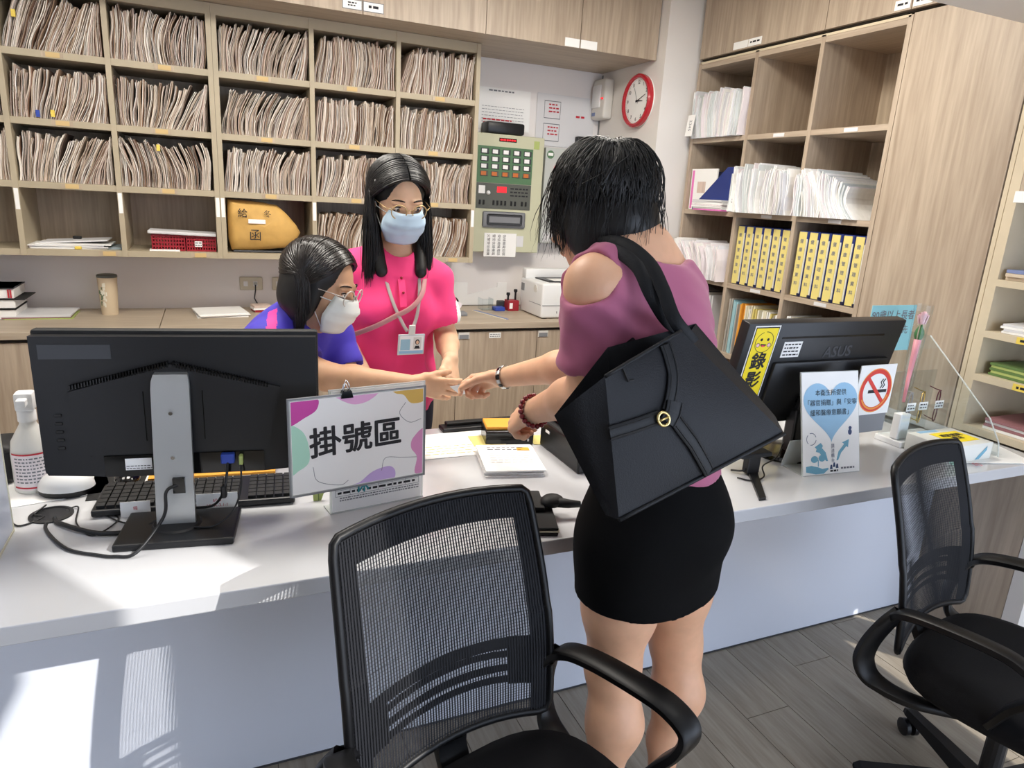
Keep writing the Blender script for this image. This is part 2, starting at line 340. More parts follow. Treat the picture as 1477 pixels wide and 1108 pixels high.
for c in (4, 5):
    L, rr = fill(*spans[c], 90+c, leans=[.02, .05, .05, .02])
    for (x, t, ln, bd, kk) in L: sheaf(stuff, x, t, .215*rr.uniform(.92, 1.02), ln, bd, .20, YS+.02+rr.uniform(0, .02), ROWZ[0]+.0145, WM, rr, kink=kk)
stuff.build('patient_files', FM, label='rows of worn paper patient files in the shelf columns behind the woman in pink', cat='files', kind='stuff', origin=False)
# small coloured index flags on files
for i, (x, z, y, m) in enumerate([(-.70, 2.09, 3.705, 'yellow_tag'), (-.655, 1.705, 3.706, 'blue_plastic'), (-.60, 1.71, 3.706, 'yellow_tag'), (-.20, 1.60, 3.706, 'yellow_tag')]):
    MB().box(x-.007, x+.007, y-.0006, y+.012, z-.014, z+.014).build('index_flag', m, label='small %s index flag stuck on a file, %s' % ('blue' if 'blue' in m else 'yellow', ['top row left', 'second row left, lowest', 'second row left beside the blue one', 'third row over the red baskets'][i]), cat='flag')
# ---- bottom cubbies
mat('blue_grey', (150, 164, 170), .6)
t = thing('paper_pile', 'loose pile of papers with a black clip in the empty cubby', 'papers', (-.58, 3.85, 1.13))
pm = MB()
for i, (dx, a, m) in enumerate([(0, .02, 0), (.01, -.03, 1), (-.015, .05, 0), (.02, 0, 0)]):
    pm.box(-.15, .15, -.10, .10, i*.006, i*.006+.005, m, place((-.60+dx, 3.835, 1.1295), a))
pm.build('sheets', ['paper', 'paper_grey'], t)
MB().box(-.13, .14, -.09, .09, 0, .006, 0, Matrix.Translation((-.585, 3.85, 1.158)) @ Matrix.Rotation(-.06, 4, 'Y')).build('top_sheet', 'paper_grey', t)
MB().rbox(-.60, -.565, 3.86, 3.885, 1.165, 1.178, .003).build('binder_clip', 'black_matte', t)
MB().box(-.755, -.64, 3.74, 3.86, 1.1295, 1.142).build('paper_slips', 'wfile_5', label='short stack of pale paper slips at the left of the empty cubby', cat='papers')
MB().box(-.50, -.39, 3.75, 3.95, 1.1295, 1.139).build('thin_folder', 'blue_grey', label='thin grey-blue folder lying right of the paper pile', cat='folder')
MB().rbox(-.575, -.548, 3.715, 3.735, 1.1295, 1.143, .004).build('yellow_roll', 'yellow_tag', label='small yellow roll at the front of the empty cubby', cat='roll')
def basket(x0, x1, label, tagd):
    t = thing('basket', label, 'basket', ((x0+x1)/2, 3.84, 1.1295), group=None)
    z0, z1 = 1.1295, 1.203; s = .007
    MB().box(x0+s, x1-s, 3.76, 3.93, z0, z0+.004).build('bottom', 'red_plastic', t)
    for nm, (ax, ay, bx, by) in dict(front_wall=(x0, 3.75, x1, 3.75), rear_wall=(x1, 3.935, x0, 3.935), end_wall=(x0, 3.935, x0, 3.75), side_wall=(x1, 3.75, x1, 3.935)).items():
        w = MB(); n = 11; F = frame((ax, ay, z0), (bx-ax, by-ay, 0), (0, 0, 1)); Lg = math.hypot(bx-ax, by-ay)
        for r in range(5): w.box(0, Lg, r*.0175, r*.0175+.008, -.002, .002, 0, F)
        for q in range(n+1): w.box(q*Lg/n-.003, q*Lg/n+.003, 0, z1-z0, -.0019, .0019, 0, F)
        w.box(-.004, Lg+.004, z1-z0-.008, z1-z0, -.005, .005, 0, F)
        w.build(nm, 'red_plastic', t)
    if tagd:
        tg = MB().box(x0+.035, x0+.068, 3.744, 3.746, z0+.022, z0+.048).build('tag', 'paper', t)
        lines_of_print(MB(), .037, .066, .024, .046, 2, back((x0, 3.744, z0))).build('print', 'ink', tg)
basket(-.258, -.118, 'red plastic mesh basket on the left, without a tag', False); basket(-.108, .02, 'red plastic mesh basket with a white tag on its front', True)
MB(Matrix.Translation((-.12, 3.80, 1.206)) @ Matrix.Rotation(.03, 4, 'Y')).rbox(-.155, .145, -.07, .1, 0, .014, .004).build('clear_file_case', 'paper_grey', label='flat grey file case lying across the red baskets', cat='file case')
MB().box(-.27, -.14, 3.72, 3.79, 1.1295, 1.136).build('paper_slip', 'paper', label='white paper slips in front of the red baskets', cat='papers')
# brown envelope bag
ev = MB(); rows = []
out = [(.085, 1.385), (.16, 1.382), (.25, 1.375), (.315, 1.365), (.36, 1.325), (.405, 1.272), (.425, 1.235), (.40, 1.19), (.36, 1.158), (.29, 1.150), (.18, 1.139), (.095, 1.141), (.083, 1.20), (.084, 1.30)]
cx = sum(p[0] for p in out)/len(out); cz = sum(p[1] for p in out)/len(out)
for s, d in ((1, .028), (1.01, .0), (.96, -.018), (.8, -.034), (.45, -.046), (.12, -.05)):
    rows.append([(cx+(p[0]-cx)*s, 3.76+d+.006*math.sin(7*p[0]*30+p[1]*40)*(s > .2 and s < 1), cz+(p[1]-cz)*s) for p in out])
rows[-1] = [(cx, 3.76-.05, cz)]*len(out)
ev.grid(rows, close=True); ev.add([(p[0], 3.788, p[1]) for p in out], [tuple(range(len(out)))])
t = thing('kraft_envelope', 'bulging brown kraft paper envelope with handwriting in the cubby', 'envelope', (.25, 3.76, 1.13)); ev.build('bag', 'kraft', t, smooth=50)
text('給', .046, back((.150, 3.712, 1.320)), t); text('冬', .036, back((.265, 3.706, 1.322)), t); text('函', .060, back((.205, 3.704, 1.215)), t)
MB().box(.175, .255, 3.706, 3.709, 1.275, 1.295).build('sticker', 'paper', t)
MB().rbox(.10, .43, 3.74, 3.9, 1.1295, 1.14, .004).build('dark_folder', 'dark_grey', label='dark folder lying under the brown envelope', cat='folder')
# ================================================================== UPPER CABINETS (back)
UY = 3.46
t = thing('wall_cabinet', 'row of pale wood wall cabinets over the file shelves', 'cabinet', (.55, 3.75, 2.24))
MB().box(-1.2, 2.285, UY+.018, YB, 2.2405, 2.638).build('carcass', 'wood_along', t)
ds = [-1.2, -.36, .19, .69, 1.288, 1.81, 2.285]
for i in range(6):
    d = MB().box(ds[i]+.0016, ds[i+1]-.0016, UY, UY+.018, 2.236, 2.636).build('door', 'wood_upright', t)
for i, (x0, x1, z0) in enumerate([(.60, .683, 2.252), (.693, .782, 2.252), (1.722, 1.806, 2.238), (1.814, 1.91, 2.238)]):
    h = .036 if i < 2 else .04
    l = MB().box(x0, x1, UY-.002, UY, z0, z0+h).build('label_plate', 'paper', t)
    if i < 2:
        MB().box(x0-.003, x1+.003, UY-.0008, UY, z0-.003, z0+h+.003).build('label_frame', 'ink_grey', t)
        lines_of_print(MB(), x0+.022, x1-.022, z0+.008, z0+h-.006, 2 if i == 0 else 1, back((0, UY-.002, 0)), seed=i, h=.5).build('print', 'ink', l)
# ================================================================== BACK COUNTER
CZ = .80
t = thing('worktop', 'long pale wood worktop along the back wall', 'worktop', (.4, 3.75, CZ-.036))
MB().rbox(-1.6, -.2415, UY, 4.049, CZ-.034, CZ, .002, 1).build('slab', 'wood_along', t); MB().rbox(-.2385, 2.286, UY, 4.049, CZ-.034, CZ, .002, 1).build('slab', 'wood_along', t)
bs = [-1.6, -1.15, -.70, -.24, .24, .72, 1.205, 1.685, 2.286]
for i in range(8):
    where = ['at the far left end', 'under the stacked books', 'under the tumbler', 'behind the black monitor', 'behind the purple shirt', 'behind the pink shirt', 'below the ruler', 'under the printer'][i]
    t = thing('base_cabinet', 'pale wood base cabinet unit %s' % where, 'cabinet', ((bs[i]+bs[i+1])/2, 3.77, 0))
    MB().box(bs[i], bs[i+1], UY+.035, 4.045, .06, CZ-.0355).build('body', 'cabinet_gap', t)
    d = MB().box(bs[i]+.0018, bs[i+1]-.0018, UY+.017, UY+.035, .07, CZ-.052).build('door', 'wood_upright', t)
    MB().box(bs[i], bs[i+1], UY+.07, 4.0, 0, .06).build('plinth', 'wood_grey_edge', t)
    if i == 6:
        l = MB().box(1.39, 1.46, UY+.015, UY+.017, .712, .742).build('label_plate', 'paper', d); lines_of_print(MB(), 1.395, 1.455, .716, .738, 2, back((0, UY+.015, 0))).build('print', 'ink_grey', d)
    for x in ([bs[i]+.006] if i in (0, 2, 5, 6, 7) else []):
        p = MB().box(x, x+.062, UY+.013, UY+.018, .712, .748).build('pull_cup', 'off_white', d); MB().box(x+.004, x+.058, UY+.0125, UY+.0135, .712, .735).build('pull_recess', 'mid_grey', d)
# ================================================================== RIGHT CABINETS (front face X = 2.5)
RX, RB = 2.5, 2.9
RY = [3.352, 2.912, 2.503, 2.083]; RZ = [2.213, 1.83, 1.452, 1.088, .72, .36, .06]
t = thing('open_shelf_cabinet', 'tall pale wood open shelf cabinet with yellow binders by the pillar', 'shelf', (2.7, 2.72, 0))
for i, y in enumerate(RY): MB().box(RX, RB, y-.011, y+.011, 0, 2.232).build('upright_panel', 'wood_upright', t)
for j, z in enumerate(RZ):
    for i in range(3):
        b = MB().box(RX+.002, RB, RY[i+1]+.011, RY[i]-.011, z-.012, z+.012).build('shelf_board', 'wood_deep', t)
        if j in (1, 2, 3) and i: 
            y = (RY[i]+RY[i+1])/2-.02; MB().box(RX+.0005, RX+.002, y-.035, y+.035, z-.008, z+.008).build('tag', 'paper_grey', b)
MB().box(RX, RB, RY[3], RY[0], 2.2255, 2.236).build('top_rail', 'wood_edge', t)
MB().box(RB-.008, RB, RY[3], RY[0], .05, 2.22).build('back_panel', 'wood_inside', t)
t = thing('tall_cabinet', 'tall plain wood cabinet door beside the yellow binders', 'cabinet', (2.7, 1.82, 0))
MB().box(RX+.02, RB, 1.572, 2.07, 0, 2.236).build('body', 'wood_inside', t); MB().box(RX-.002, RX+.018, 1.592, 2.068, .03, 2.236).build('door', 'wood_upright', t)
MB().box(RX+.002, RX+.02, 1.572, 1.588, 0, 2.236).build('side_panel', 'wood_edge', t)
t = thing('wall_cabinet', 'pale wood top cabinets above the yellow binders', 'cabinet', (2.7, 2.4, 2.24))
MB().box(RX+.016, RB, 1.57, 3.36, 2.246, 2.639).build('carcass', 'cabinet_gap', t)
dy = [3.36, 2.50, 2.086, 1.57]
for i in range(3): MB().box(RX-.004, RX+.016, dy[i+1]+.0016, dy[i]-.0016, 2.252, 2.639).build('door', 'wood_upright', t)
for i, (y0, y1) in enumerate([(3.09, 2.985), (2.98, 2.89), (2.16, 2.092), (2.08, 2.0)]):
    l = MB().box(RX-.006, RX-.004, y1, y0, 2.258, 2.292).build('label_plate', 'paper', t)
    if i: lines_of_print(MB(), -y0+.012, -y1-.012, 2.266, 2.286, 1, side((RX-.006, 0, 0)), seed=i).build('print', 'ink', l)
# open shelf nearer the camera
t = thing('leaflet_shelf', 'pale wood leaflet shelf with yellow tags at the right edge', 'shelf', (2.7, 1.1, .74))
MB().box(RX, RB, 1.535, 1.569, .742, 2.236).build('upright_panel', 'wood_edge', t)
for i, z in enumerate([.757, .948, 1.105, 1.285, 1.575]):
    b = MB().box(RX, RB, .72, 1.535, z-.012, z+.012).build('shelf_board', 'wood_edge', t)
    if i in (1, 2, 3):
        y = [0, 1.40, 1.425, 1.44][i]; tg = MB().box(RX-.0012, RX, y-.075, y, z-.0115, z+.0115).build('tag', 'yellow_tag', b); lines_of_print(MB(), -y+.012, -y+.065, z-.007, z+.007, 1, side((RX-.0012, 0, 0)), seed=i, h=.6).build('print', 'ink', tg)
MB().box(RX+.002, RB, .72, 1.535, 1.575, 2.236).build('cupboard_front', 'wood_upright', t)
l = MB().box(RX-.002, RX+.002, 1.42, 1.545, 1.555, 1.592).build('label_plate', 'paper', t); text('二十四小時', .017, side((RX-.002, 1.47, 1.574)), t)
MB().box(RB-.008, RB, .72, 1.535, .76, 1.575).build('back_panel', 'wood_inside', t)
t = thing('base_cabinet', 'pale wood cabinet side under the right end of the desk', 'cabinet', (2.7, 1.41, 0)); MB().box(RX, RB, 1.246, 1.569, 0, .699).build('side_panel', 'wood_upright', t); MB().box(RX+.01, RB-.01, 1.235, 1.246, 0, .699).build('front_strip', 'wood_inside', t)
struct('wall_end', MB().box(RX, 3.0, 1.19, 1.244, 0, .699), 'wall_white')
# things on the leaflet shelf
def stack(name, label, cat, x, y, z, w, d, cols, th, rz=0):
    t = thing(name, label, cat, (x, y, z), rz); rr = random.Random(label)
    for i, m in enumerate(cols):
        MB(MW[t.name] @ place((rr.uniform(-.006, .006), rr.uniform(-.006, .006), i*th), rr.uniform(-.05, .05))).box(-w/2, w/2, -d/2, d/2, 0, th*.93).build('sheet', m, t)
    return t
mat('leaf_green', (96, 124, 70), .5); mat('leaf_lime', (170, 184, 110), .5); mat('plum_paper', (150, 104, 108), .6); mat('blue_paper', (120, 134, 176), .6); mat('tan_paper', (206, 190, 168), .6)
stack('booklet_stack', 'stack of grey papers on the second leaflet shelf', 'papers', 2.63, 1.38, 1.118, .22, .24, ['paper', 'paper_grey', 'paper', 'paper_grey'], .008, .1)
stack('leaflet_stack', 'stack of green leaflets on the lower leaflet shelf', 'leaflets', 2.63, 1.40, .961, .20, .20, ['leaf_green', 'leaf_lime', 'leaf_green', 'leaf_lime', 'leaf_green'], .009, -.1)
stack('magazine_stack', 'stack of dark red magazines on the bottom leaflet shelf', 'magazines', 2.65, 1.33, .770, .24, .30, ['paper', 'plum_paper', 'paper', 'plum_paper'], .010, .03)
stack('envelope_stack', 'stack of tan envelopes under the printed shelf label', 'envelopes', 2.62, 1.40, 1.298, .21, .24, ['tan_paper', 'tan_paper', 'blue_paper'], .012, .05)
# ---- records in the right cabinet: local x -> -Y, y -> +X
def rside(y_far): return Matrix(((0, 1, 0, 0), (-1, 0, 0, y_far), (0, 0, 1, 0), (0, 0, 0, 1)))
def record_cell(y_far, width, z, seed, h, depth, front, label, leans, tm=(.012, .019), pal=WM, x0=0):
    L, rr = fill(x0, width, seed, *tm, leans=leans); M = rside(y_far)
    for (x, t, ln, bd, kk) in L:
        sheaf(MB(), x, t, h*rr.uniform(.86, 1.06), ln, bd, depth, front+rr.uniform(0, .03), z+.0125, pal, rr, M, kink=kk, slabs=4).build('paper_record', pal, label=label, cat='file', group=label)
record_cell(3.34, .415, 1.83, 31, .235, .22, 2.455, 'white paper record standing in the upper cubby beside the pillar', [-.03, -.01, .02, .0])
record_cell(2.90, .385, 1.452, 32, .225, .22, 2.425, 'white paper record standing on the shelf above the left yellow binders', [-.03, -.02, .01, -.02])
record_cell(2.49, .19, 1.452, 33, .215, .23, 2.45, 'white paper record leaning on the shelf above the right yellow binders', [-.05, -.06, -.06])
# sheaf slumped over in the same cubby
t = thing('slumped_papers', 'slumped fan of white papers above the right yellow binders', 'papers', (2.6, 2.2, 1.4645)); M = rside(2.31)
for i in range(15):
    mb = MB(); sheaf(mb, i*.0105, .010, .212-.005*i, -.065+.001*i, -.022-.001*i, .27, 2.452+.002*i, 1.4645, WM, rng_ := random.Random(500+i), M, slabs=2); mb.build('sheet', WM, t)
record_cell(3.33, .40, 1.088, 34, .20, .22, 2.44, 'pale pink paper record leaning in the cubby behind the purple shoulder', [-.10, -.09, -.05, -.02], pal=['wfile_5', 'wfile_1', 'wfile_5', 'wfile_3', 'wfile_2', 'wfile_5'])
for (y, z, h) in [(3.30, 1.85, .11), (2.875, 1.468, .14)]:
    t = thing('paper_slip', 'white handwritten index card at the end of the %s records' % ('upper' if z > 1.6 else 'middle'), 'card', (2.45, y, z)); F = frame((2.435, y, z), (0, -1, 0), (.1, 0, 1))
    MB(F).box(-.03, .03, 0, h, -.001, .001).build('card', 'paper', t); text('2345', .03, F @ Matrix.Translation((0, h*.5, .001)) @ Matrix.Rotation(-1.57, 4, 'Z'), t, 'ink_grey')
# yellow binders
mat('binder_blue', (36, 52, 120), .45); mat('binder_yellow', (222, 207, 128), .6); mat('binder_white', (214, 212, 200), .55); mat('navy', (24, 30, 62), .5)
def binder(y, w, z, h, label):
    t = thing('ring_binder', label, 'binder', (2.58, y-w/2, z))
    MB().rbox(2.52, 2.78, y-w+.001, y-.001, z, z+h, .003, 1).build('case', 'binder_blue', t)
    MB().box(2.5175, 2.5205, y-w*.80, y-.004, z+.004, z+h-.004).build('spine_label', 'binder_yellow', t)
    MB().box(2.5178, 2.5206, y-w+.003, y-w*.82, z+.01, z+h-.035).build('spine_strip', 'binder_white', t)
    MB().rbox(2.516, 2.521, y-w*.98, y-w*.70, z+.004, z+.016, .002, 1).build('finger_ring', 'navy', t)
    text('\n'.join('健康管理資料'), w*.34, side((2.5175, y-w*.42, z+h*.52)), t, 'ink_grey', .0003, line=1.9)
ords = ['first', 'second', 'third', 'fourth', 'fifth', 'last']
for c, (y0, y1) in enumerate([(2.893, 2.52), (2.478, 2.10)]):
    n = 6; w = (y0-y1)/n
    for i in range(n): binder(y0-i*w, w*.95, 1.1005, .30, 'yellow and blue binder, %s from the pillar side in the %s cubby' % (ords[i], 'left' if c == 0 else 'right'))
# magazines and folders under the binders
mat('sky_paper', (156, 196, 206), .6); mat('orange_paper', (232, 164, 60), .6); mat('grey_file', (170, 166, 158), .7); mat('cream_paper', (226, 220, 196), .7); mat('cyan_sheet', (150, 208, 216), .6)
def upright_docs(y_far, items, z, label):
    y = y_far
    for i, (w, h, m, fx) in enumerate(items):
        M = rside(y); mb = MB(); sheaf(mb, w/2, w, h, .004, .001, .2, 2.515+fx, z+.0125, [m, m, m, m, m, m], random.Random(i), M, slabs=2)
        mb.build('document_file', [m], label=label % i if '%' in label else label, cat='file', group=label); y -= w+.001
seq = [('grey_file', .30)]*4+[('paper_grey', .27), ('grey_file', .29)]
upright_docs(3.33, [(.028, h-.004*i, m, .0) for i, (m, h) in enumerate(seq)]+[(.06, .29, 'dark_grey', .03), (.03, .3, 'grey_file', 0), (.03, .28, 'paper_grey', .01)], .72, 'grey upright document file low in the cubby behind the bag')
seq = ['grey_file', 'sky_paper', 'sky_paper', 'grey_file', 'orange_paper', 'orange_paper', 'cream_paper', 'paper', 'cream_paper', 'binder_yellow', 'cream_paper', 'paper', 'cream_paper', 'paper', 'binder_yellow', 'grey_file', 'paper']
upright_docs(2.893, [(.020, .29-.004*(i % 4)-.0016*i, m, .004*(i % 3)) for i, m in enumerate(seq)], .72, 'thin magazine standing in the row left of the black monitor')
upright_docs(2.478, [(.018, .27-.003*(i % 5)-.002*i, ['paper', 'cream_paper', 'paper_grey'][i % 3], .004*(i % 3)) for i in range(19)], .72, 'thin white magazine standing in the row behind the black monitor')
# blue magazine holder in the far cubby
t = thing('magazine_holder', 'blue magazine holder with a cut-away side beside the white records', 'magazine holder', (2.6, 3.2, 1.4645))
mh = MB(frame((2.50, 3.34, 1.4645), (0, -1, 0), (0, 0, 1)))
prof = [(0, 0), (.40, 0), (.40, .20), (.30, .205), (.09, .05), (.0, .05)]
mh.prism([(.05, 0), (.40, 0), (.40, .225), (.31, .225), (.10, .055), (.05, .02)], -.02, -.012); mh.build('side_panel', 'binder_blue', t)
MB(frame((2.50, 3.34, 1.4645), (0, -1, 0), (0, 0, 1))).box(.0, .36, .0, .215, -.19, -.182).build('rear_panel', 'navy', t)
mat('pink_print', (226, 120, 190), .6)
b = MB(frame((2.47, 3.335, 1.4645), (0, -1, 0), (-.02, 0, 1))).box(.0, .22, 0, .218, -.06, -.052).build('poster_card', 'paper', label='white card with a pink border in front of the blue magazine holder', cat='card')
MB(frame((2.47, 3.335, 1.4645), (0, -1, 0), (-.02, 0, 1))).box(.008, .026, .006, .21, -.0525, -.0515).build('border', 'pink_print', b); MB(frame((2.47, 3.335, 1.4645), (0, -1, 0), (-.02, 0, 1))).box(.06, .13, .09, .15, -.0525, -.0515).build('picture', 'file_7', b)
stack('form_pad', 'pad of white and pink forms lying under the blue magazine holder', 'papers', 2.53, 3.09, 1.4645, .16, .24, ['pink_print', 'paper', 'paper', 'wfile_5', 'paper', 'paper_grey', 'paper_grey'], .008, 0)
# ================================================================== ALCOVE WALL THINGS
def printed_sheet(name, label, M, w, h, body, curl=0):
    t = MB(M); n = 8
    t.grid([[(-w/2+w*i/n, -h/2+h*j/4, .001+curl*max(0, (.5-j/4))*(1-i/n)**2) for i in range(n+1)] for j in range(5)])
    o = t.build(name, 'paper_grey' if 'grey' in label else 'paper', label=label, cat='poster', smooth=True); body(o, M, w, h); return o
def p1(o, M, w, h):
    lines_of_print(MB(), -.10, .06, .09, .11, 1, M, lift=.003).build('heading', 'ink_grey', o)
    lines_of_print(MB(), -.14, .13, -.10, .02, 7, M, lift=.003, seed=3, h=.15).build('diagram', 'ink_grey', o); lines_of_print(MB(), -.13, .06, -.09, -.05, 2, M, lift=.004, seed=5).build('red_marks', 'ink_red', o)
def p2(o, M, w, h):
    for (x, y) in ((-.09, .06), (-.09, -.07)):
        fr = MB()
        for (a, b, c, d) in ((-.06, .05, .048, .05), (-.06, .05, -.05, -.048), (-.06, -.058, -.05, .05), (.048, .05, -.05, .05)): fr.box(x+min(a, b), x+max(a, b), y+min(c, d)-.001, y+max(c, d)+.001, .003, .0034, 0, M)
        fr.build('plan_outline', 'ink_grey', o); lines_of_print(MB(), x-.03, x+.04, y-.02, y+.04, 3, M, lift=.004, seed=int(x*100+y*1000)).build('red_marks', 'ink_red', o)
    lines_of_print(MB(), .07, .15, .02, .05, 1, M, lift=.004, seed=9).build('red_marks', 'ink_red', o)
printed_sheet('wall_poster', 'white printed notice behind the black case on the wall', back((1.64, 4.045, 1.97)), .34, .23, p1)
printed_sheet('wall_poster', 'pale grey floor plan sheet on the wall left of the corner', back((2.055, 4.046, 1.94)), .40, .30, p2, .0)
MB().rbox(1.50, 1.735, 3.93, 4.04, 1.825, 1.89, .012).build('black_case', 'black_plastic', label='black case lying on top of the alarm panel', cat='case', smooth=40)
MB().rbox(2.13, 2.21, 4.0, 4.046, 1.77, 1.86, .006).build('power_adapter', 'black_plastic', label='black adapter box on the wall over the grey box', cat='adapter', smooth=40)
# alarm panel
PY = 3.93
t = thing('alarm_panel', 'cream fire alarm panel with a green keypad on the wall', 'alarm panel', (1.645, 3.99, 1.14))
MB().rbox(1.432, 1.868, PY, 4.047, 1.145, 1.822, .004).build('housing', 'cream_metal', t)
d = MB().box(1.445, 1.795, PY-.004, PY, 1.548, 1.752).build('keypad_plate', 'green_panel', t)
for r in range(4):
    for c in range(5):
        x = 1.462+c*.068; z = 1.708-r*.0415
        b = MB().rbox(x, x+.05, PY-.009, PY-.004, z, z+.03, .002, 1).build('key', 'dark_grey' if r < 3 else 'panel_dark', d)
        MB().box(x+.004, x+.036, PY-.011, PY-.009, z+.004, z+.026).build('key_window', 'paper' if r < 3 else 'lamp_amber', d)
d = MB().box(1.445, 1.795, PY-.004, PY, 1.40, 1.545).build('control_plate', 'panel_dark', t)
MB().box(1.458, 1.498, PY-.0055, PY-.004, 1.485, 1.53).build('paper_label', 'paper', d); MB().ball((1.52, PY-.006, 1.49), .013, 8).build('knob', 'white_plastic', d)
MB().box(1.575, 1.635, PY-.006, PY-.004, 1.495, 1.528).build('readout', 'led_red', d)
lines_of_print(MB(), 1.66, 1.775, 1.47, 1.53, 3, back((0, PY-.004, 0))).build('print', 'ink', d)
for i, x in enumerate([1.463, 1.487, 1.55, 1.575, 1.60, 1.625, 1.665, 1.69, 1.735, 1.76]): MB().box(x, x+.010, PY-.010, PY-.004, 1.422, 1.448).build('toggle', 'black_matte', d)
d = MB().box(1.575, 1.685, PY-.003, PY, 1.782, 1.802).build('display', 'black_gloss', t); lines_of_print(MB(), 1.58, 1.68, 1.785, 1.799, 1, back((0, PY-.003, 0)), h=.6).build('digits', 'led_red', d)
MB().box(1.80, 1.835, PY-.002, PY, 1.755, 1.80).build('green_sticker', 'leaf_lime', t)
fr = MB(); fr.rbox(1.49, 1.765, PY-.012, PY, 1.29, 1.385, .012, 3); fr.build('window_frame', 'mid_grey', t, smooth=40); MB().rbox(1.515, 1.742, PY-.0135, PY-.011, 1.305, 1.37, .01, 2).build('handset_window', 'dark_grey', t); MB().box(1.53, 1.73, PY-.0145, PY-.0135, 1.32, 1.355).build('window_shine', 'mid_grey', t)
MB().box(1.72, 1.765, PY-.002, PY, 1.18, 1.245).build('paper_label', 'paper_grey', t)
nt_ = MB().box(1.508, 1.718, PY-.003, PY-.001, 1.118, 1.258).build('paper_note', 'paper', label='white note with sideways handwriting taped to the alarm panel', cat='note')
for i in range(4): text('火警受信總機'[i:]+'電話號碼'[:i], .021, frame((1.535+i*.034, PY-.003, 1.188), (0, 0, -1), (1, 0, 0)), nt_)
# second grey box
t = thing('grey_wall_box', 'grey electrical box with red lights right of the alarm panel', 'box', (2.02, 3.99, 1.2))
MB().rbox(1.892, 2.19, 3.955, 4.047, 1.205, 1.775, .004).build('housing', 'grey_box', t); MB().lathe([(.024, 0), (.024, .003)], 16, 0, back((1.925, 3.955, 1.735))).build('sticker', 'green_panel', t); MB().box(1.908, 1.942, 3.9515, 3.9522, 1.728, 1.744).build('sticker_band', 'paper', t)
MB().ball((1.965, 3.955, 1.66), .011, 8).build('lamp', 'led_red', t); MB().ball((1.985, 3.955, 1.65), .008, 8).build('lamp', 'led_red', t); lines_of_print(MB(), 1.99, 2.08, 1.70, 1.72, 1, back((0, 3.955, 0))).build('print', 'ink_grey', t)
MB().box(1.91, 2.0, 3.953, 3.955, 1.215, 1.27).build('paper_label', 'paper_grey', t)
# clock on the alcove side wall (faces -X)
t = thing('wall_clock', 'round wall clock with a thick red rim', 'clock', (2.275, 3.585, 1.90)); F = side((2.288, 3.585, 2.04)); R_ = .143
MB(F).lathe([(R_-.004, 0), (R_, .012), (R_, .03), (R_-.008, .038), (R_-.02, .036), (R_-.022, .022)], 48, cap=False).build('rim', 'red_gloss', t, smooth=40)
fc = MB(F).lathe([(R_-.002, .0), (R_-.002, .02)], 48).build('face', 'paper', t)
for i in range(12):
    a = math.pi/2-2*math.pi*(i+1)/12; text(str(i+1), .027, F @ Matrix.Translation((.098*math.cos(a), .098*math.sin(a), .0202)), fc, 'ink', .0006)
mk = MB(F)
for i in range(60):
    a = 2*math.pi*i/60; mk.box(.112, .117, -.0006, .0006, .0202, .0208, 0, Matrix.Rotation(a, 4, 'Z'))
mk.build('minute_marks', 'ink_grey', fc)
def hand(ang, L, w, m, nm): MB(F).prism([(-.015, -w), (L, -w*.5), (L, w*.5), (-.015, w)], .0215, .023, 0, Matrix.Rotation(math.radians(ang), 4, 'Z')).build(nm, m, t)
hand(-4, .055, .004, 'ink', 'hour_hand'); hand(20, .085, .0026, 'ink', 'minute_hand'); hand(118, .08, .001, 'ink_grey', 'second_hand'); MB(F).lathe([(.006, .021), (.006, .026)], 12).build('hub', 'ink', t)
# dispenser
t = thing('air_freshener', 'white wall-mounted dispenser with a red light near the clock', 'dispenser', (2.25, 3.96, 1.965))
MB().rbox(2.225, 2.289, 3.885, 4.035, 1.965, 2.195, .014, 3).build('housing', 'off_white', t, smooth=40); MB().rbox(2.215, 2.228, 3.93, 4.025, 2.03, 2.16, .006, 2).build('cover', 'white_plastic', t, smooth=40)
MB().lathe([(.007, 0), (.002, .014)], 10, 0, frame((2.224, 3.905, 2.08), (0, -1, 0), (0, 0, 1))).build('lamp', 'led_red', t); MB().box(2.2235, 2.2255, 3.985, 4.025, 1.985, 2.005).build('sticker', 'blue_paper', t)
MB().box(2.2875, 2.2895, 4.03, 4.045, .8, 2.23).build('cable_duct', 'mid_grey', label='thin grey cable duct running down the room corner', cat='cable duct')
# ================================================================== BACK COUNTER THINGS
t = thing('printer', 'white laser printer on the back worktop', 'printer', (1.9, 3.72, CZ))
MB().rbox(1.735, 2.11, 3.545, 3.86, CZ+.004, 1.005, .014, 3).build('body', 'white_plastic', t, smooth=40)
MB().box(1.735+.003, 2.105, 3.5425, 3.546, .877, .880).build('drawer_gap', 'mid_grey', t); MB().box(1.7335, 1.7352, 3.56, 3.72, .878, .880).build('side_gap', 'ink_grey', t)
MB().rbox(1.80, 2.10, 3.60, 3.80, 1.0045, 1.012, .004).build('output_tray', 'black_plastic', t); MB().box(1.84, 2.06, 3.615, 3.72, 1.0122, 1.0135).build('paper_sheet', 'paper', t)
MB().rbox(1.74, 2.11, 3.80, 3.86, 1.0, 1.062, .008, 2).build('rear_lid', 'white_plastic', t, smooth=40); MB().lathe([(.022, 0), (.022, .004)], 18, 0, side((1.7355, 3.64, .965))).build('side_button', 'off_white', t)
MB().box(1.7335, 1.7355, 3.80, 3.845, .93, .975).build('vent', 'mid_grey', t); MB().rbox(1.87, 1.92, 3.541, 3.546, .895, .899, .001, 1).build('badge', 'mid_grey', t); MB().rbox(1.832, 1.836, 3.541, 3.546, .832, .845, .001, 1).build('drawer_mark', 'mid_grey', t)
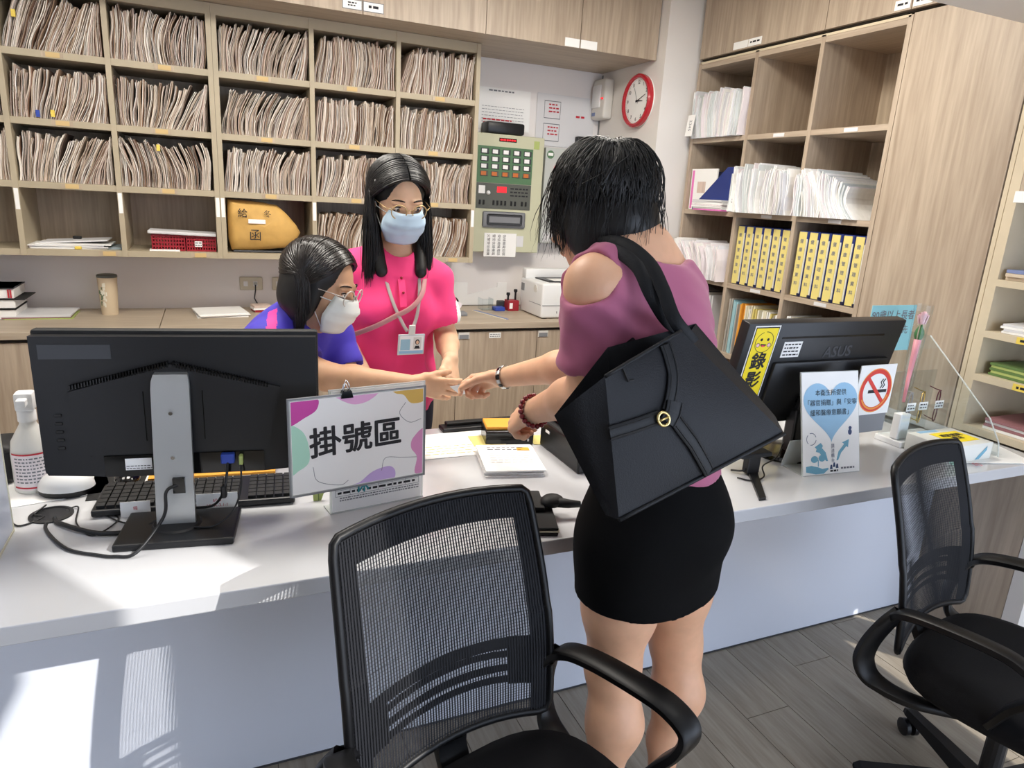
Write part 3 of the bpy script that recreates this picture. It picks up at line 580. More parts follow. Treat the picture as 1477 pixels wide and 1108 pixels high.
for x in (1.75, 2.08): MB().box(x, x+.03, 3.56, 3.84, CZ, CZ+.004).build('foot', 'black_matte', t)
text('hp', .02, back((1.935, 3.5445, .848)), t, 'ink')
t = thing('stamp_caddy', 'red stamp holder with black handled stamps beside the printer', 'stamp holder', (1.67, 3.86, CZ))
MB().rbox(1.645, 1.715, 3.82, 3.89, CZ, CZ+.065, .004).build('box', 'red_plastic', t); MB().box(1.652, 1.672, 3.8185, 3.8205, CZ+.015, CZ+.05).build('label', 'paper', t)
for x, h in ((1.652, .11), (1.70, .13)):
    s = MB().lathe([(.006, CZ+.05), (.006, CZ+h-.02), (.012, CZ+h-.012), (.010, CZ+h)], 12, 0, Matrix.Translation((x, 3.85, 0))).build('stamp_handle', 'black_matte', t, smooth=50)
MB().rbox(1.56, 1.625, 3.82, 3.88, CZ, CZ+.024, .004).build('stamp_pad', 'blue_plastic', label='blue stamp pad beside the red stamp holder', cat='stamp pad')
MB().rbox(1.61, 1.66, 3.90, 3.94, CZ, CZ+.05, .006).build('stapler', 'dark_grey', label='dark grey stapler behind the blue stamp pad', cat='stapler')
t = thing('clear_pen_box', 'clear acrylic box beside the blue stamp pad', 'box', (1.52, 3.9, CZ)); MB().box(1.49, 1.56, 3.86, 3.862, CZ, CZ+.07).build('front_pane', 'acrylic', t); MB().box(1.49, 1.492, 3.86, 3.94, CZ, CZ+.07).build('side_pane', 'acrylic', t); MB().box(1.558, 1.56, 3.86, 3.94, CZ, CZ+.07).build('side_pane', 'acrylic', t); MB().box(1.49, 1.56, 3.86, 3.94, CZ, CZ+.003).build('base_pane', 'acrylic', t)
t = thing('ruler', 'blue edged ruler lying across the back worktop', 'ruler', (1.485, 3.7, CZ)); F = frame((1.44, 3.86, CZ), (.09, -.31, 0), (.31, .09, 0)); MB(F).box(0, .32, -.012, .008, 0, .003).build('blade', 'blue_paper', t); MB(F).box(0, .32, -.018, -.012, 0, .0025).build('edge', 'cream_paper', t)
MB().box(1.235, 1.455, 4.04, 4.046, .805, .945).build('leaning_sheet', 'paper', label='white sheet leaning on the wall behind the pink sleeve', cat='paper')
MB().prism([(1.455, .805), (1.72, .805), (1.72, .945), (1.655, .945), (1.655, .915), (1.455, .87)], -4.046, -4.041, 0, Matrix(((1, 0, 0, 0), (0, 0, -1, 0), (0, 1, 0, 0), (0, 0, 0, 1)))).build('leaning_sheet', 'paper', label='white sheet leaning on the wall left of the printer', cat='paper')
t = thing('tape_dispenser', 'black tape dispenser with a grey base by the pink sleeve', 'tape dispenser', (1.26, 3.7, CZ)); MB().rbox(1.205, 1.33, 3.67, 3.74, CZ, CZ+.022, .006).build('base', 'mid_grey', t); MB(back((1.245, 3.72, CZ+.065))).lathe([(.045, -.012), (.045, .012)], 20).build('reel', 'black_matte', t); MB(back((1.28, 3.705, CZ+.06))).lathe([(.02, -.01), (.02, .01)], 14).build('tape_roll', 'wfile_5', t)
# tumbler
t = thing('tumbler', 'beige insulated tumbler with a printed leafy emblem', 'tumbler', (-.478, 3.88, CZ)); T = Matrix.Translation((-.478, 3.88, CZ))
mat('tumbler_beige', (206, 188, 160), .5); mat('tumbler_lid', (92, 96, 92), .4); mat('emblem_white', (226, 222, 206), .5); mat('emblem_green', (90, 112, 84), .5)
MB(T).lathe([(.036, 0), (.037, .006), (.043, .165), (.0445, .185)], 32).build('body', 'tumbler_beige', t, smooth=50); MB(T).lathe([(.0455, .183), (.0455, .192), (.043, .196), (.036, .198)], 32).build('lid', 'tumbler_lid', t, smooth=50)
for nm, m, r0, pts in (('emblem_leaf', 'emblem_green', .0440, [(-150, .05, .11)]), ('emblem', 'emblem_white', .0448, [])):
    eb = MB(T); rr = random.Random(4)
    for q in range(26 if m == 'emblem_white' else 12):
        a0 = math.radians(-112+rr.gauss(0, 9) - (18 if m == 'emblem_green' else 0)); z = .045+rr.random()*.11; w = rr.uniform(.05, .11); h = rr.uniform(.004, .010)
        rad = .0375+.0072*z/.185+.0006
        eb.add([(rad*math.cos(a0+s*w), rad*math.sin(a0+s*w), z+u*h) for u in (-1, 1) for s in (-1, 0, 1)], [(0, 1, 4, 3), (1, 2, 5, 4)])
    eb.build(nm, m, t)
# books at far left
bk = [('lower', .80, .85, 'blue_paper'), ('middle', .852, .895, 'black_matte'), ('top', .897, .945, 'paper')]
for n_, z0, z1, m in bk:
    t = thing('book', '%s one of the thick books stacked at the left of the back worktop' % n_, 'book', (-.93, 3.88, z0)); MB().rbox(-1.02, -.84, 3.76, 3.98, z0, z1, .003, 1).build('pages', 'paper', t); MB().box(-1.022, -.80 if n_ == 'middle' else -.838, 3.755, 3.985, z1-.004, z1).build('cover', 'black_matte' if n_ != 'top' else 'dark_grey', t)
    if n_ == 'top':
        for x in (-.862, -.853): MB().box(x, x+.005, 3.7535, 3.7605, z0+.004, z1-.006).build('red_stripe', 'ink_red', t)
stack('file_folder', 'grey clip folder lying on a green sheet left of the tumbler', 'folder', -.76, 3.87, CZ, .27, .22, ['leaf_lime', 'plum_paper', 'paper_grey', 'paper_grey'], .005, .0)
stack('paper_pile', 'untidy pile of white papers on the worktop under the wall sockets', 'papers', .03, 3.84, CZ, .24, .22, ['paper', 'paper_grey', 'paper', 'paper'], .005, .15)
mat('socket_beige', (206, 200, 180), .5)
def socket(x0, x1, label, plug):
    t = thing('wall_socket', label, 'socket', ((x0+x1)/2, 4.04, .9)); MB().rbox(x0, x1, 4.038, 4.0495, .897, .968, .003, 1).build('plate', 'socket_beige', t)
    for q in (0, 1): MB().box(x0+.02+q*.05, x0+.042+q*.05, 4.036, 4.038, .918, .945).build('outlet', 'white_plastic', t)
    if plug:
        p = MB().rbox(x0+.072, x0+.09, 4.012, 4.037, .925, .94, .003).build('plug', 'grey_box', t)
        MB().tube([(x0+.08, 4.012, .93), (x0+.078, 4.0, .90), (x0+.07, 3.99, .86), (x0+.085, 3.985, .83), (x0+.10, 3.98, .806)], .0035, 6).build('cord', 'dark_grey', p, smooth=True)
socket(.132, .25, 'grey double wall socket with a plug and cord', True); socket(.302, .42, 'grey double wall socket half hidden by the dark bob hair', False)
stack('sticky_notes', 'small red and white note pads under the wall sockets', 'note pad', .23, 3.92, CZ, .09, .08, ['red_plastic', 'paper', 'file_7'], .012, .2)
# ================================================================== THE DESK
DZ = .74
t = thing('reception_desk', 'long white reception desk with an overhanging glossy top', 'desk', (.6, 1.6, 0))
MB().rbox(-1.3, 2.497, 1.23, 2.02, DZ-.037, DZ, .003, 2).build('desktop', 'desk_white', t)
MB().box(-1.3, 2.497, 1.575, 1.597, 0, DZ-.0375).build('front_panel', 'panel_white', t); MB().box(-1.3, 2.497, 1.5735, 1.575, 0, .006).build('shadow_gap', 'dark_grey', t)
for x in (-1.28, .6): MB().box(x, x+.02, 1.6, 2.0, 0, DZ-.0375).build('leg_panel', 'panel_white', t)
t = thing('desk_partition', 'white upright partition panel at the left end of the desk', 'partition', (-.42, 1.4, DZ)); MB().box(-.432, -.414, 1.10, 1.60, DZ, 1.3).build('board', 'panel_white', t); MB().box(-.4135, -.412, 1.10, 1.6005, DZ, DZ+.006).build('edge_strip', 'edge_cream', t); MB().box(-.432, -.4118, 1.6, 1.602, DZ, 1.3).build('edge_strip', 'edge_cream', t)
# ---- left monitor (its back to the viewer)
def rot_frame(loc, rz): return place(loc, rz)
t = thing('monitor', 'black monitor seen from behind on a silver stand', 'monitor', (-.069, 1.5, DZ), math.radians(-8)); M = place((-.069, 1.60, 0), math.radians(-8))
mb = MB(M); mb.rbox(-.281, .281, -.006, .022, .862, 1.164, .006, 2); mb.build('bezel', 'black_matte', t, smooth=40)
mb = MB(M); mb.prism([(-.275, .865), (-.27, .855), (-.13, .845), (.16, .845), (.27, .853), (.275, .865), (.277, 1.155), (-.277, 1.155)], .004, .030, 0, Matrix(((1, 0, 0, 0), (0, 0, -1, 0), (0, 1, 0, 0), (0, 0, 0, 1)))); back_sh = mb.build('back_shell', 'black_plastic', t)
mb = MB(M)   # raised lower body under the chevron
FV = Matrix(((1, 0, 0, 0), (0, 0, -1, 0), (0, 1, 0, 0), (0, 0, 0, 1)))
mb.prism([(-.19, .90), (.17, .90), (.20, 1.045), (-.018, 1.098), (-.215, 1.04)], .030, .040, 0, FV); mb.build('lower_shell', 'black_plastic', t)
for sgn in (-1, 1):
    for i in range(34):
        x = -.018+sgn*(.006+i*.0056); z = 1.100-.00150*i; MB(M).box(x-.0014, x+.0014, -.0425, -.030, z-.008+.0001*i, z+.004).build('vent_slot', 'black_gloss', t)
MB(M).box(-.162, .16, -.034, -.0305, .848, .895).build('port_recess', 'black_gloss', t)
lb = MB(M).box(-.122, -.07, -.0352, -.034, .862, .888).build('rating_label', 'paper', t); MB(M).box(-.108, -.07, -.0356, -.0352, .876, .8885).build('label_patch', 'paper', lb); lines_of_print(MB(), -.12, -.07, .863, .874, 2, M @ back((0, -.0353, 0)), h=.3).build('print', 'ink', lb)
st = MB(M).box(-.262, -.13, -.0312, -.0302, 1.108, 1.138).build('tape_patch', 'dark_grey', t)
for i in range(5): MB(M).rbox(-.246, -.232, -.034, -.029, .985-i*.018, .991-i*.018, .001, 1).build('menu_button', 'black_gloss', t)
MB(M).lathe([(.004, -.001), (.004, .003)], 10, 0, back((-.185, -.0305, .90))).build('lock_hole', 'black_gloss', t)
for x in (-.075, .04): MB(M).box(x, x+.0015, -.0415, -.039, .93, 1.04).build('mount_seam', 'black_gloss', t)
sp = MB(M); rows = []
for (y, z, w) in [(-.10, .755, .038), (-.095, .80, .038), (-.075, .95, .0375), (-.062, 1.05, .037), (-.058, 1.066, .036), (-.050, 1.078, .033), (-.036, 1.083, .03)]: rows.append([(-.018-w, y+.012, z), (-.018-w, y, z), (-.018+w, y, z), (-.018+w, y+.012, z)])
sp.grid(rows, close=True); stand = sp.build('stand_column', 'silver', t, smooth=30)
MB(M).box(-.020, .004, -.0955, -.082, .828, .862).build('cable_slot', 'black_gloss', t)
for z in (1.0, .905): MB(M).lathe([(.005, 0), (.004, .002)], 12, 0, back((-.018, -.083+(z-.905)*.11, z)) @ Matrix.Rotation(0, 4, 'X')).build('screw', 'chrome', t)
MB(M).rbox(-.125, .105, -.175, -.02, DZ, DZ+.016, .004, 2).build('foot', 'black_plastic', t); MB(M).lathe([(.05, DZ+.016), (.046, DZ+.020)], 24, 0, Matrix.Translation((-.018, -.09, 0))).build('swivel', 'black_matte', t)
for nm, m, x, z in (('video_plug', 'blue_plastic', .085, .885), ('audio_plug', 'leaf_lime', .112, .88)):
    MB(M).rbox(x-(.014 if 'v' in nm[0] else .004), x+(.014 if 'v' in nm[0] else .004), -.052, -.034, z-.012, z+.010, .002, 1).build(nm, m, t)
MB(M).rbox(.070, .082, -.075, -.058, .80, .83, .003, 1).build('cable_ferrite', 'black_plastic', t)
def cable(name, label, pts, r, cat='cable', parent=None, m='black_plastic'):
    # Catmull-Rom through the points
    P = [Vector(p) for p in pts]; P = [P[0]*2-P[1]]+P+[P[-1]*2-P[-2]]; out = []
    for i in range(1, len(P)-2):
        for k in range(8):
            u = k/8; out.append(.5*((2*P[i])+(P[i+1]-P[i-1])*u+(2*P[i-1]-5*P[i]+4*P[i+1]-P[i+2])*u*u+(3*P[i]-P[i-1]-3*P[i+1]+P[i+2])*u**3))
    out.append(P[-2]); return MB().tube(out, r, 7).build(name, m, parent, smooth=True, label=label if parent is None else None, cat=cat if parent is None else None)
wM = lambda x, y, z: tuple(M @ Vector((x, y, z)))
cable('cable', 'thick black cable looping from the desk hole to the monitor ports', [(-.352, 1.66, .735), (-.33, 1.60, .747), (-.25, 1.53, .747), (-.17, 1.525, .747), (-.12, 1.535, .775), (-.105, 1.545, .82), wM(-.045, -.05, .885)], .0052)
cable('cable', 'thin black cable looping nearest the desk edge through the stand slot', [(-.36, 1.655, .735), (-.352, 1.58, .745), (-.30, 1.48, .745), (-.24, 1.435, .745), (-.21, 1.42, .745), (-.17, 1.415, .75), (-.12, 1.46, .80), wM(-.03, -.11, .84), wM(-.008, -.09, .846)], .0036)
cable('cable', 'thin black cable hanging from the blue video plug', [wM(.085, -.05, .875), wM(.083, -.065, .85), wM(.076, -.068, .815), wM(.05, -.05, .775), wM(.0, -.03, .762)], .003)
cable('cable', 'thin black cable hanging from the green audio plug', [wM(.112, -.05, .87), wM(.112, -.075, .82), wM(.095, -.10, .78), wM(.06, -.12, .759), wM(.02, -.12, .759)], .002)
cable('cable', 'thin grey cable curling on the desk beside the monitor foot', [(-.35, 1.665, .736), (-.31, 1.685, .745), (-.30, 1.60, .743), (-.26, 1.53, .743), (-.22, 1.60, .743), (-.27, 1.66, .743), (-.20, 1.57, .743), (-.13, 1.60, .743), (-.15, 1.66, .743)], .0018)
cable('cable', 'thin black cord running from the white device to the desk edge', [(-.372, 1.70, .75), (-.39, 1.67, .743), (-.37, 1.655, .742), (-.41, 1.62, .743), (-.45, 1.70, .743)], .002)
t = thing('cable_grommet', 'black round cable hole with a cover set into the desk', 'grommet', (-.357, 1.663, DZ)); MB(Matrix.Translation((-.357, 1.663, DZ))).lathe([(.043, 0), (.043, .003), (.036, .0045), (.034, .0015)], 28).build('rim', 'black_plastic', t); MB(Matrix.Translation((-.357, 1.663, DZ))).lathe([(.033, .0012), (.0, .0012)], 20, cap=False).build('hole', 'black_gloss', t)
# keyboard
t = thing('keyboard', 'black computer keyboard under the monitor', 'keyboard', (-.055, 1.665, DZ), math.radians(-6)); K = place((-.055, 1.665, DZ), math.radians(-6)) @ Matrix.Rotation(math.radians(3), 4, 'X')
MB(K).rbox(-.215, .215, -.068, .068, .006, .022, .004, 2).build('case', 'black_plastic', t)
for r in range(6):
    for c in range(21):
        if c in (15, 18) and r < 6 and c == 15: continue
        x = -.205+c*.0197; y = -.058+r*.0195
        MB(K).box(x, x+.0165, y, y+.0165, .022, .029).build('key', 'black_matte', t)
for (x0, x1, txt) in ((-.215+.06, -.215+.12, '備'), (.0, .088, '60-5\n1A8X-3.1-1')):
    t = thing('paper_label', 'white paper slip with red writing %s of the monitor stand' % ('left' if x0 < -.1 else 'right'), 'note', tuple(K @ Vector(((x0+x1)/2, -.072, 0)))); F = K @ frame((0, -.0715, .001), (1, 0, 0), (0, .12, 1)); MB(F).box(x0, x1, 0, .045 if x0 > -.1 else .038, 0, .0012).build('slip', 'paper', t); text(txt, .010, F @ Matrix.Translation(((x0+x1)/2, .022, .0012)), t, 'ink_red', line=1.2)
stack('yellow_note', 'yellow edged paper strips behind the keyboard', 'paper', -.03, 1.80, DZ, .30, .05, ['paper', 'orange_paper'], .006, math.radians(-6))
t = thing('computer_mouse', 'glossy black computer mouse beside the keyboard', 'mouse', (-.22, 1.80, DZ)); MB().ball((-.22, 1.80, DZ+.016), .03, 14, sc=(1.0, 1.6, .72)).build('shell', 'black_gloss', t, smooth=True); MB().box(-.30, -.13, 1.72, 1.88, DZ, DZ+.002).build('mouse_mat', 'black_matte', label='thin black mouse mat beneath the mouse', cat='mouse mat')
t = thing('card_reader', 'white rounded device with a black base beside the desk hole', 'device', (-.345, 1.79, DZ)); T = Matrix.Translation((-.345, 1.785, DZ)) @ Matrix.Rotation(-.15, 4, 'Z')
MB(T).lathe([(.052, .0), (.058, .006), (.060, .016)], 28, 0, Matrix.Diagonal((1, .75, 1, 1))).build('base', 'black_plastic', t, smooth=50); MB(T).lathe([(.060, .016), (.057, .030), (.047, .043), (.028, .052), (.004, .055)], 28, 0, Matrix.Diagonal((1, .75, 1, 1))).build('dome', 'white_plastic', t, smooth=60)
# sanitiser bottle
mat('bottle_plastic', (232, 232, 228), .35, alpha=.9, trans=.15); mat('bottle_liquid', (226, 214, 192), .3)
t = thing('sanitizer_bottle', 'translucent plastic bottle with a printed label and trigger neck', 'bottle', (-.415, 1.83, DZ)); T = Matrix.Translation((-.415, 1.83, DZ))
MB(T).lathe([(.038, 0), (.042, .006), (.042, .095), (.038, .125), (.022, .155), (.017, .165), (.017, .175)], 28).build('body', 'bottle_plastic', t, smooth=60)
MB(T).lathe([(.019, .172), (.019, .195), (.016, .20)], 20).build('collar', 'white_plastic', t, smooth=40); MB(T).rbox(-.018, .020, -.022, .016, .198, .242, .006, 2).build('spray_head', 'white_plastic', t, smooth=40); MB(T).rbox(-.010, .01, -.045, -.02, .215, .232, .003).build('nozzle', 'white_plastic', t)
lb = MB(T); rad = .0426; lb.grid([[(rad*math.cos(a), rad*math.sin(a), z) for a in np.linspace(-2.5, -.5, 12)] for z in (.012, .10)]); lb = lb.build('label', 'wfile_5', t, smooth=True)
for i, z in enumerate((.098, .016)): MB(T).grid([[(rad*1.006*math.cos(a), rad*1.006*math.sin(a), z+dz) for a in np.linspace(-2.5, -.5, 12)] for dz in (0, .004)]).build('red_band', 'ink_red', lb)
pr = MB(T); rr = random.Random(2)
for z in np.linspace(.088, .030, 8):
    a = -2.3
    while a < -.75:
        w = rr.uniform(.06, .2); pr.add([(rad*1.007*math.cos(q), rad*1.007*math.sin(q), z+dz) for dz in (0, .0035) for q in (a, a+w)], [(0, 1, 3, 2)]); a += w+.06
pr.build('print', 'ink_grey', lb)
MB().rbox(-.56, -.46, 1.86, 1.98, DZ, .84, .02, 3).build('black_bag', 'black_matte', label='black bag half hidden behind the partition and the bottle', cat='bag', smooth=40)
MB(place((-.38, 1.84, DZ), .2)).box(-.11, .11, -.10, .06, 0, .002).build('paper_sheet', 'paper', label='white paper sheet under the sanitizer bottle', cat='paper')
# ---- the placard and its stand
pa = Vector((.130, 1.452, 0)); pb = Vector((.449, 1.503, 0)); px = (pb-pa).normalized()
pc = (pa+pb)/2; F = frame((pc.x, pc.y, .812), px, (-.02*px.y, .02, 1)); w = (pb-pa).length/2; h = .226
t = thing('placard', 'white placard with large black Chinese characters and pastel shapes', 'sign', (pc.x, pc.y, .81))
MB(F).box(-w, w, 0, h, -.004, 0).build('holder', 'acrylic_edge', t); sh = MB(F).box(-w+.006, w-.006, .006, h-.006, 0, .0012).build('sheet', 'paper', t)
ed = MB(F)
for (a, b, c, d) in ((-w, w, 0, .003), (-w, w, h-.003, h), (-w, -w+.003, 0, h), (w-.003, w, 0, h)): ed.box(a, b, c, d, -.0041, .002)
ed.build('frame_edge', 'mid_grey', t)
text('掛號區', .073, F @ Matrix.Translation((-.008, h*.515, .0013)) @ Matrix.Rotation(.02, 4, 'Z'), t, 'ink', .0016)
def blob(c, pts, m, nm='pastel_shape'):
    # smooth closed shape, clipped to the sheet
    P = pts; n = len(P); out = []
    for i in range(n):
        p0, p1_, p2_, p3 = P[i-1], P[i], P[(i+1) % n], P[(i+2) % n]
        for k in range(5):
            u = k/5; q = [.5*(2*p1_[j]+(p2_[j]-p0[j])*u+(2*p0[j]-5*p1_[j]+4*p2_[j]-p3[j])*u*u+(3*p1_[j]-p0[j]-3*p2_[j]+p3[j])*u**3) for j in (0, 1)]
            out.append((min(max(q[0], -w+.007), w-.007), min(max(q[1], .007), h-.007)))
    MB(F).add([(p[0], p[1], .00125) for p in out], [tuple(range(len(out)))]).build(nm, m, sh)
mat('pastel_magenta', (200, 70, 160), .6); mat('pastel_pink', (232, 176, 218), .6); mat('pastel_gold', (222, 186, 96), .6); mat('pastel_green', (176, 222, 200), .6); mat('pastel_purple', (196, 170, 222), .6); mat('pastel_rose', (222, 150, 196), .6)
blob(0, [(-w, h), (-.10, h), (-.098, h-.028), (-.125, h-.045), (-w, h-.058)], 'pastel_magenta'); blob(0, [(-.055, h), (.04, h), (.02, h-.022), (-.02, h-.026)], 'pastel_pink')
blob(0, [(.08, h), (w, h), (w, h-.035), (.125, h-.040), (.105, h-.018), (.085, h-.012)], 'pastel_gold'); blob(0, [(-w, .16), (-.135, .155), (-.12, .125), (-.118, .08), (-.14, .062), (-w, .06)], 'pastel_green')
blob(0, [(-.022, .0), (.07, .0), (.085, .02), (.07, .038), (.03, .032), (.0, .012)], 'pastel_purple'); blob(0, [(w, .115), (.13, .10), (.125, .075), (.14, .05), (.135, .01), (w, .0)], 'pastel_rose')
for i, pts in enumerate([[(.11, .19), (.095, .165), (.12, .14), (.15, .145)], [(.05, .03), (.06, .06), (.10, .055), (.14, .05)], [(-.11, .065), (-.10, .03), (-.05, .012), (-.03, .02)]]):
    P_ = bez([(p[0], p[1], .0014) for p in pts], 6); q = MB(F)
    for a, b in zip(P_[:-1], P_[1:]):
        d = (b-a).normalized()*.0006; q.add([a+Vector((-d.y, d.x, 0)), a-Vector((-d.y, d.x, 0)), b-Vector((-d.y, d.x, 0)), b+Vector((-d.y, d.x, 0))], [(0, 1, 2, 3)])
    q.build('thin_line', 'ink_grey', sh)
t = thing('binder_clip', 'small binder clip gripping the top edge of the placard', 'clip', tuple(F @ Vector((-.03, h, 0)))); MB(F).prism([(-.045, h-.010), (-.017, h-.010), (-.021, h+.006), (-.041, h+.006)], -.008, .005).build('jaw', 'black_gloss', t)
MB(F).tube([(-.039, h+.003, .003), (-.036, h+.022, .0), (-.031, h+.030, -.002), (-.026, h+.022, .0), (-.023, h+.003, .003)], .0012, 6).build('wire_handle', 'chrome', t, smooth=True); MB(F).tube([(-.039, h+.003, -.006), (-.034, h+.018, -.012), (-.028, h+.018, -.012), (-.023, h+.003, -.006)], .0012, 6).build('wire_handle', 'chrome', t, smooth=True)
F2 = frame((.338, 1.512, DZ), px, (0, .0, 1)); t = thing('schedule_stand', 'clear stand with a printed weekly schedule behind the placard', 'sign', (.338, 1.515, DZ))
MB(F2).box(-.118, .118, .0, .302, -.004, -.0015).build('acrylic_back', 'acrylic_edge', t); sh2 = MB(F2).box(-.113, .113, .004, .298, -.0015, 0).build('sheet', 'paper', t); MB(F2).box(-.118, .118, 0, .003, -.05, .0).build('foot', 'acrylic_edge', t)
g = MB(F2)
for x in np.linspace(-.105, .105, 7): g.box(x-.0004, x+.0004, .042, .072, 0, .0004)
for y in (.042, .057, .072): g.box(-.105, .105, y-.0004, y+.0004, 0, .0004)
g.build('table_lines', 'ink_grey', sh2); lines_of_print(MB(), -.10, .10, .043, .071, 2, F2, seed=8, h=.4).build('print', 'ink', sh2); lines_of_print(MB(), -.095, .105, .028, .040, 2, F2, seed=9, h=.5).build('print', 'ink_grey', sh2)
mat('teal_ink', (50, 140, 150), .6); text('休', .034, F2 @ Matrix.Translation((-.040, .058, .0005)), sh2, 'teal_ink', .001)
t = thing('leaf_card', 'green leaf shaped card standing beside the schedule stand', 'card', (.205, 1.58, DZ)); F3 = frame((.207, 1.58, DZ), (1, 0, 0), (0, .1, 1)); MB(F3).prism([(-.012, 0), (.006, .0), (.014, .02), (.012, .05), (.004, .065), (-.008, .05), (-.014, .025)], 0, .002).build('leaf', 'leaf_lime', t); MB(F3).box(-.0008, .0008, .0, .055, .002, .0028).build('leaf_rib', 'leaf_green', t)
# ---- middle of the desk
t = thing('tray', 'flat black tray at the back edge of the desk', 'tray', (.745, 1.995, DZ)); MB().rbox(.645, .90, 1.965, 2.018, DZ, DZ+.014, .004).build('base', 'black_plastic', t); MB().rbox(.665, .90, 1.99, 2.018, DZ+.013, DZ+.024, .003).build('rear_bar', 'black_matte', t)
fs_ = stack('form_sheet', 'large white sheets with yellow marks on the desk before the hands', 'papers', .63, 1.86, DZ, .30, .20, ['paper', 'paper'], .0012, -.05)
yl = MB(flat((.60, 1.83, DZ+.0026), -.05)); lines_of_print(yl, -.07, .12, -.05, .03, 4, None, seed=12, h=.12); yl.build('highlighter_marks', 'yellow_tag', fs_)
MB(flat((.755, 1.868, DZ+.0026), -.1)).box(-.05, .05, -.045, .04, 0, .0015).build('yellow_card', 'binder_yellow', label='yellow card lying left of the ink pad box', cat='card')
t = thing('ink_pad_box', 'black box with an orange top beside the red bracelet hand', 'box', (.825, 1.87, DZ)); B = place((.822, 1.865, DZ), math.radians(-12)); MB(B).rbox(-.075, .075, -.05, .05, 0, .045, .004).build('body', 'black_gloss', t); MB(B).rbox(-.072, .072, -.038, .048, .045, .056, .003).build('lid', 'orange_paper', t); MB(B).box(.055, .06, -.0515, -.05, .012, .02).build('switch', 'paper', t); MB(B).box(-.074, .074, -.052, -.05, .034, .037).build('seam', 'dark_grey', t)
MB(place((.915, 1.835, DZ), -.2)).box(-.02, .025, -.04, .04, 0, .002).build('sticky_note', 'binder_yellow', label='yellow sticky note right of the ink pad box', cat='note')
t = stack('form_pile', 'pile of printed forms on the desk above the chair back', 'papers', .755, 1.678, DZ, .165, .20, ['paper', 'paper', 'paper_grey', 'paper', 'paper'], .004, -.25)
FP = flat((.755, 1.678, DZ+.0202), -.25); lines_of_print(MB(), -.06, .05, .05, .08, 2, FP, seed=4, h=.3).build('print', 'ink_grey', t); MB(FP).box(.028, .065, .05, .075, 0, .0006).build('stamp_mark', 'orange_paper', t); lines_of_print(MB(), -.06, .06, -.05, .03, 5, FP, seed=6, h=.12).build('print', 'ink_grey', t)
t = thing('card_terminal', 'black desktop terminal beside the forearm', 'terminal', (1.0, 1.66, DZ)); MB().rbox(.905, 1.10, 1.55, 1.80, DZ, .825, .006).build('body', 'black_plastic', t); MB().box(.9035, .905, 1.735, 1.76, .795, .803).build('logo', 'paper', t); MB().rbox(.93, 1.08, 1.57, 1.78, .825, .832, .003).build('lid', 'black_gloss', t)
# phone and pouch
t = thing('phone_wallet', 'black phone wallet with a gold edge near the desk front', 'phone', (.69, 1.35, DZ)); B = place((.678, 1.335, DZ), math.radians(-18)); MB(B).rbox(-.045, .04, -.085, .085, 0, .010, .003).build('cover', 'black_matte', t); MB(B).rbox(-.043, .042, -.087, .083, .010, .013, .001, 1).build('gold_edge', 'edge_cream', t); MB(B).rbox(-.045, .04, -.085, .085, .013, .021, .003).build('flap', 'black_matte', t)
t = thing('cloth_pouch', 'soft black pouch with a strap lying on the phone wallet', 'pouch', (.70, 1.36, .762)); MB().ball((.722, 1.345, .778), .022, 12, sc=(1.35, 1.1, .75)).build('bulge', 'black_matte', t, smooth=True); MB().tube([(.73, 1.335, .778), (.755, 1.325, .775), (.785, 1.32, .772)], [.013, .011, .008], 10).build('strap_end', 'black_matte', t, smooth=True); MB(place((.68, 1.38, .762), -.3)).rbox(-.035, .03, -.05, .05, 0, .012, .005).build('flat_part', 'black_matte', t, smooth=40)
# ---- right monitor
MX0, MX1 = 1.362, 1.991; t = thing('monitor', 'black wide monitor with yellow and white stickers on its back', 'monitor', (1.66, 1.52, DZ)); Fm = frame(((MX0+MX1)/2, 1.53, .848), (1, 0, 0), (0, -.068, .328)); hw = (MX1-MX0)/2
MB(Fm).rbox(-hw, hw, 0, .335, -.038, 0, .005, 2).build('shell', 'black_plastic', t, smooth=40); MB(Fm).rbox(-.185, hw-.03, .02, .212, -.006, .012, .006, 2).build('rear_bulge', 'black_plastic', t, smooth=40)
MB(Fm).box(-.18, .235, .285, .291, -.001, .0012).build('vent_line', 'black_gloss', t); text('ASUS', .05, Fm @ Matrix.Translation((.06, .235, .0005)) @ Matrix.Rotation(.02, 4, 'Z'), t, 'dark_grey', .001)
for (x, y) in ((-.02, .16), (.12, .165), (-.05, .08), (.1, .08)): MB(Fm).lathe([(.005, 0), (.005, .0128)], 10, 0, Matrix.Translation((x, y, 0))).build('screw_hole', 'black_gloss', t)
MB(Fm).rbox(-.05, .05, -.02, .10, .012, .03, .004).build('stand_bracket', 'black_plastic', t); MB().rbox(1.62, 1.72, 1.485, 1.53, DZ+.012, .90, .008).build('stand_column', 'black_plastic', t); MB(Matrix.Translation((1.665, 1.52, DZ))).lathe([(.125, 0), (.128, .006), (.12, .014), (.05, .02)], 40, 0, Matrix.Diagonal((1, .72, 1, 1))).build('foot', 'black_gloss', t, smooth=40)
stk = thing('warning_sticker', 'tall yellow sticker with a smiling face and black characters on the monitor', 'sticker', tuple(Fm @ Vector((-.27, .1, 0)))); Fs = Fm @ Matrix.Translation((-.246, .17, .0014)) @ Matrix.Rotation(.0, 4, 'Z')
MB(Fs).box(-.046, .046, -.165, .158, -.0010, .0).build('white_border', 'paper', stk); MB(Fs).box(-.0425, .0425, -.162, .154, 0, .0005).build('black_border', 'ink', stk); mat('sign_yellow', (246, 222, 40), .5); mat('tongue_red', (226, 70, 90), .6); mat('cheek_pink', (238, 190, 190), .6)
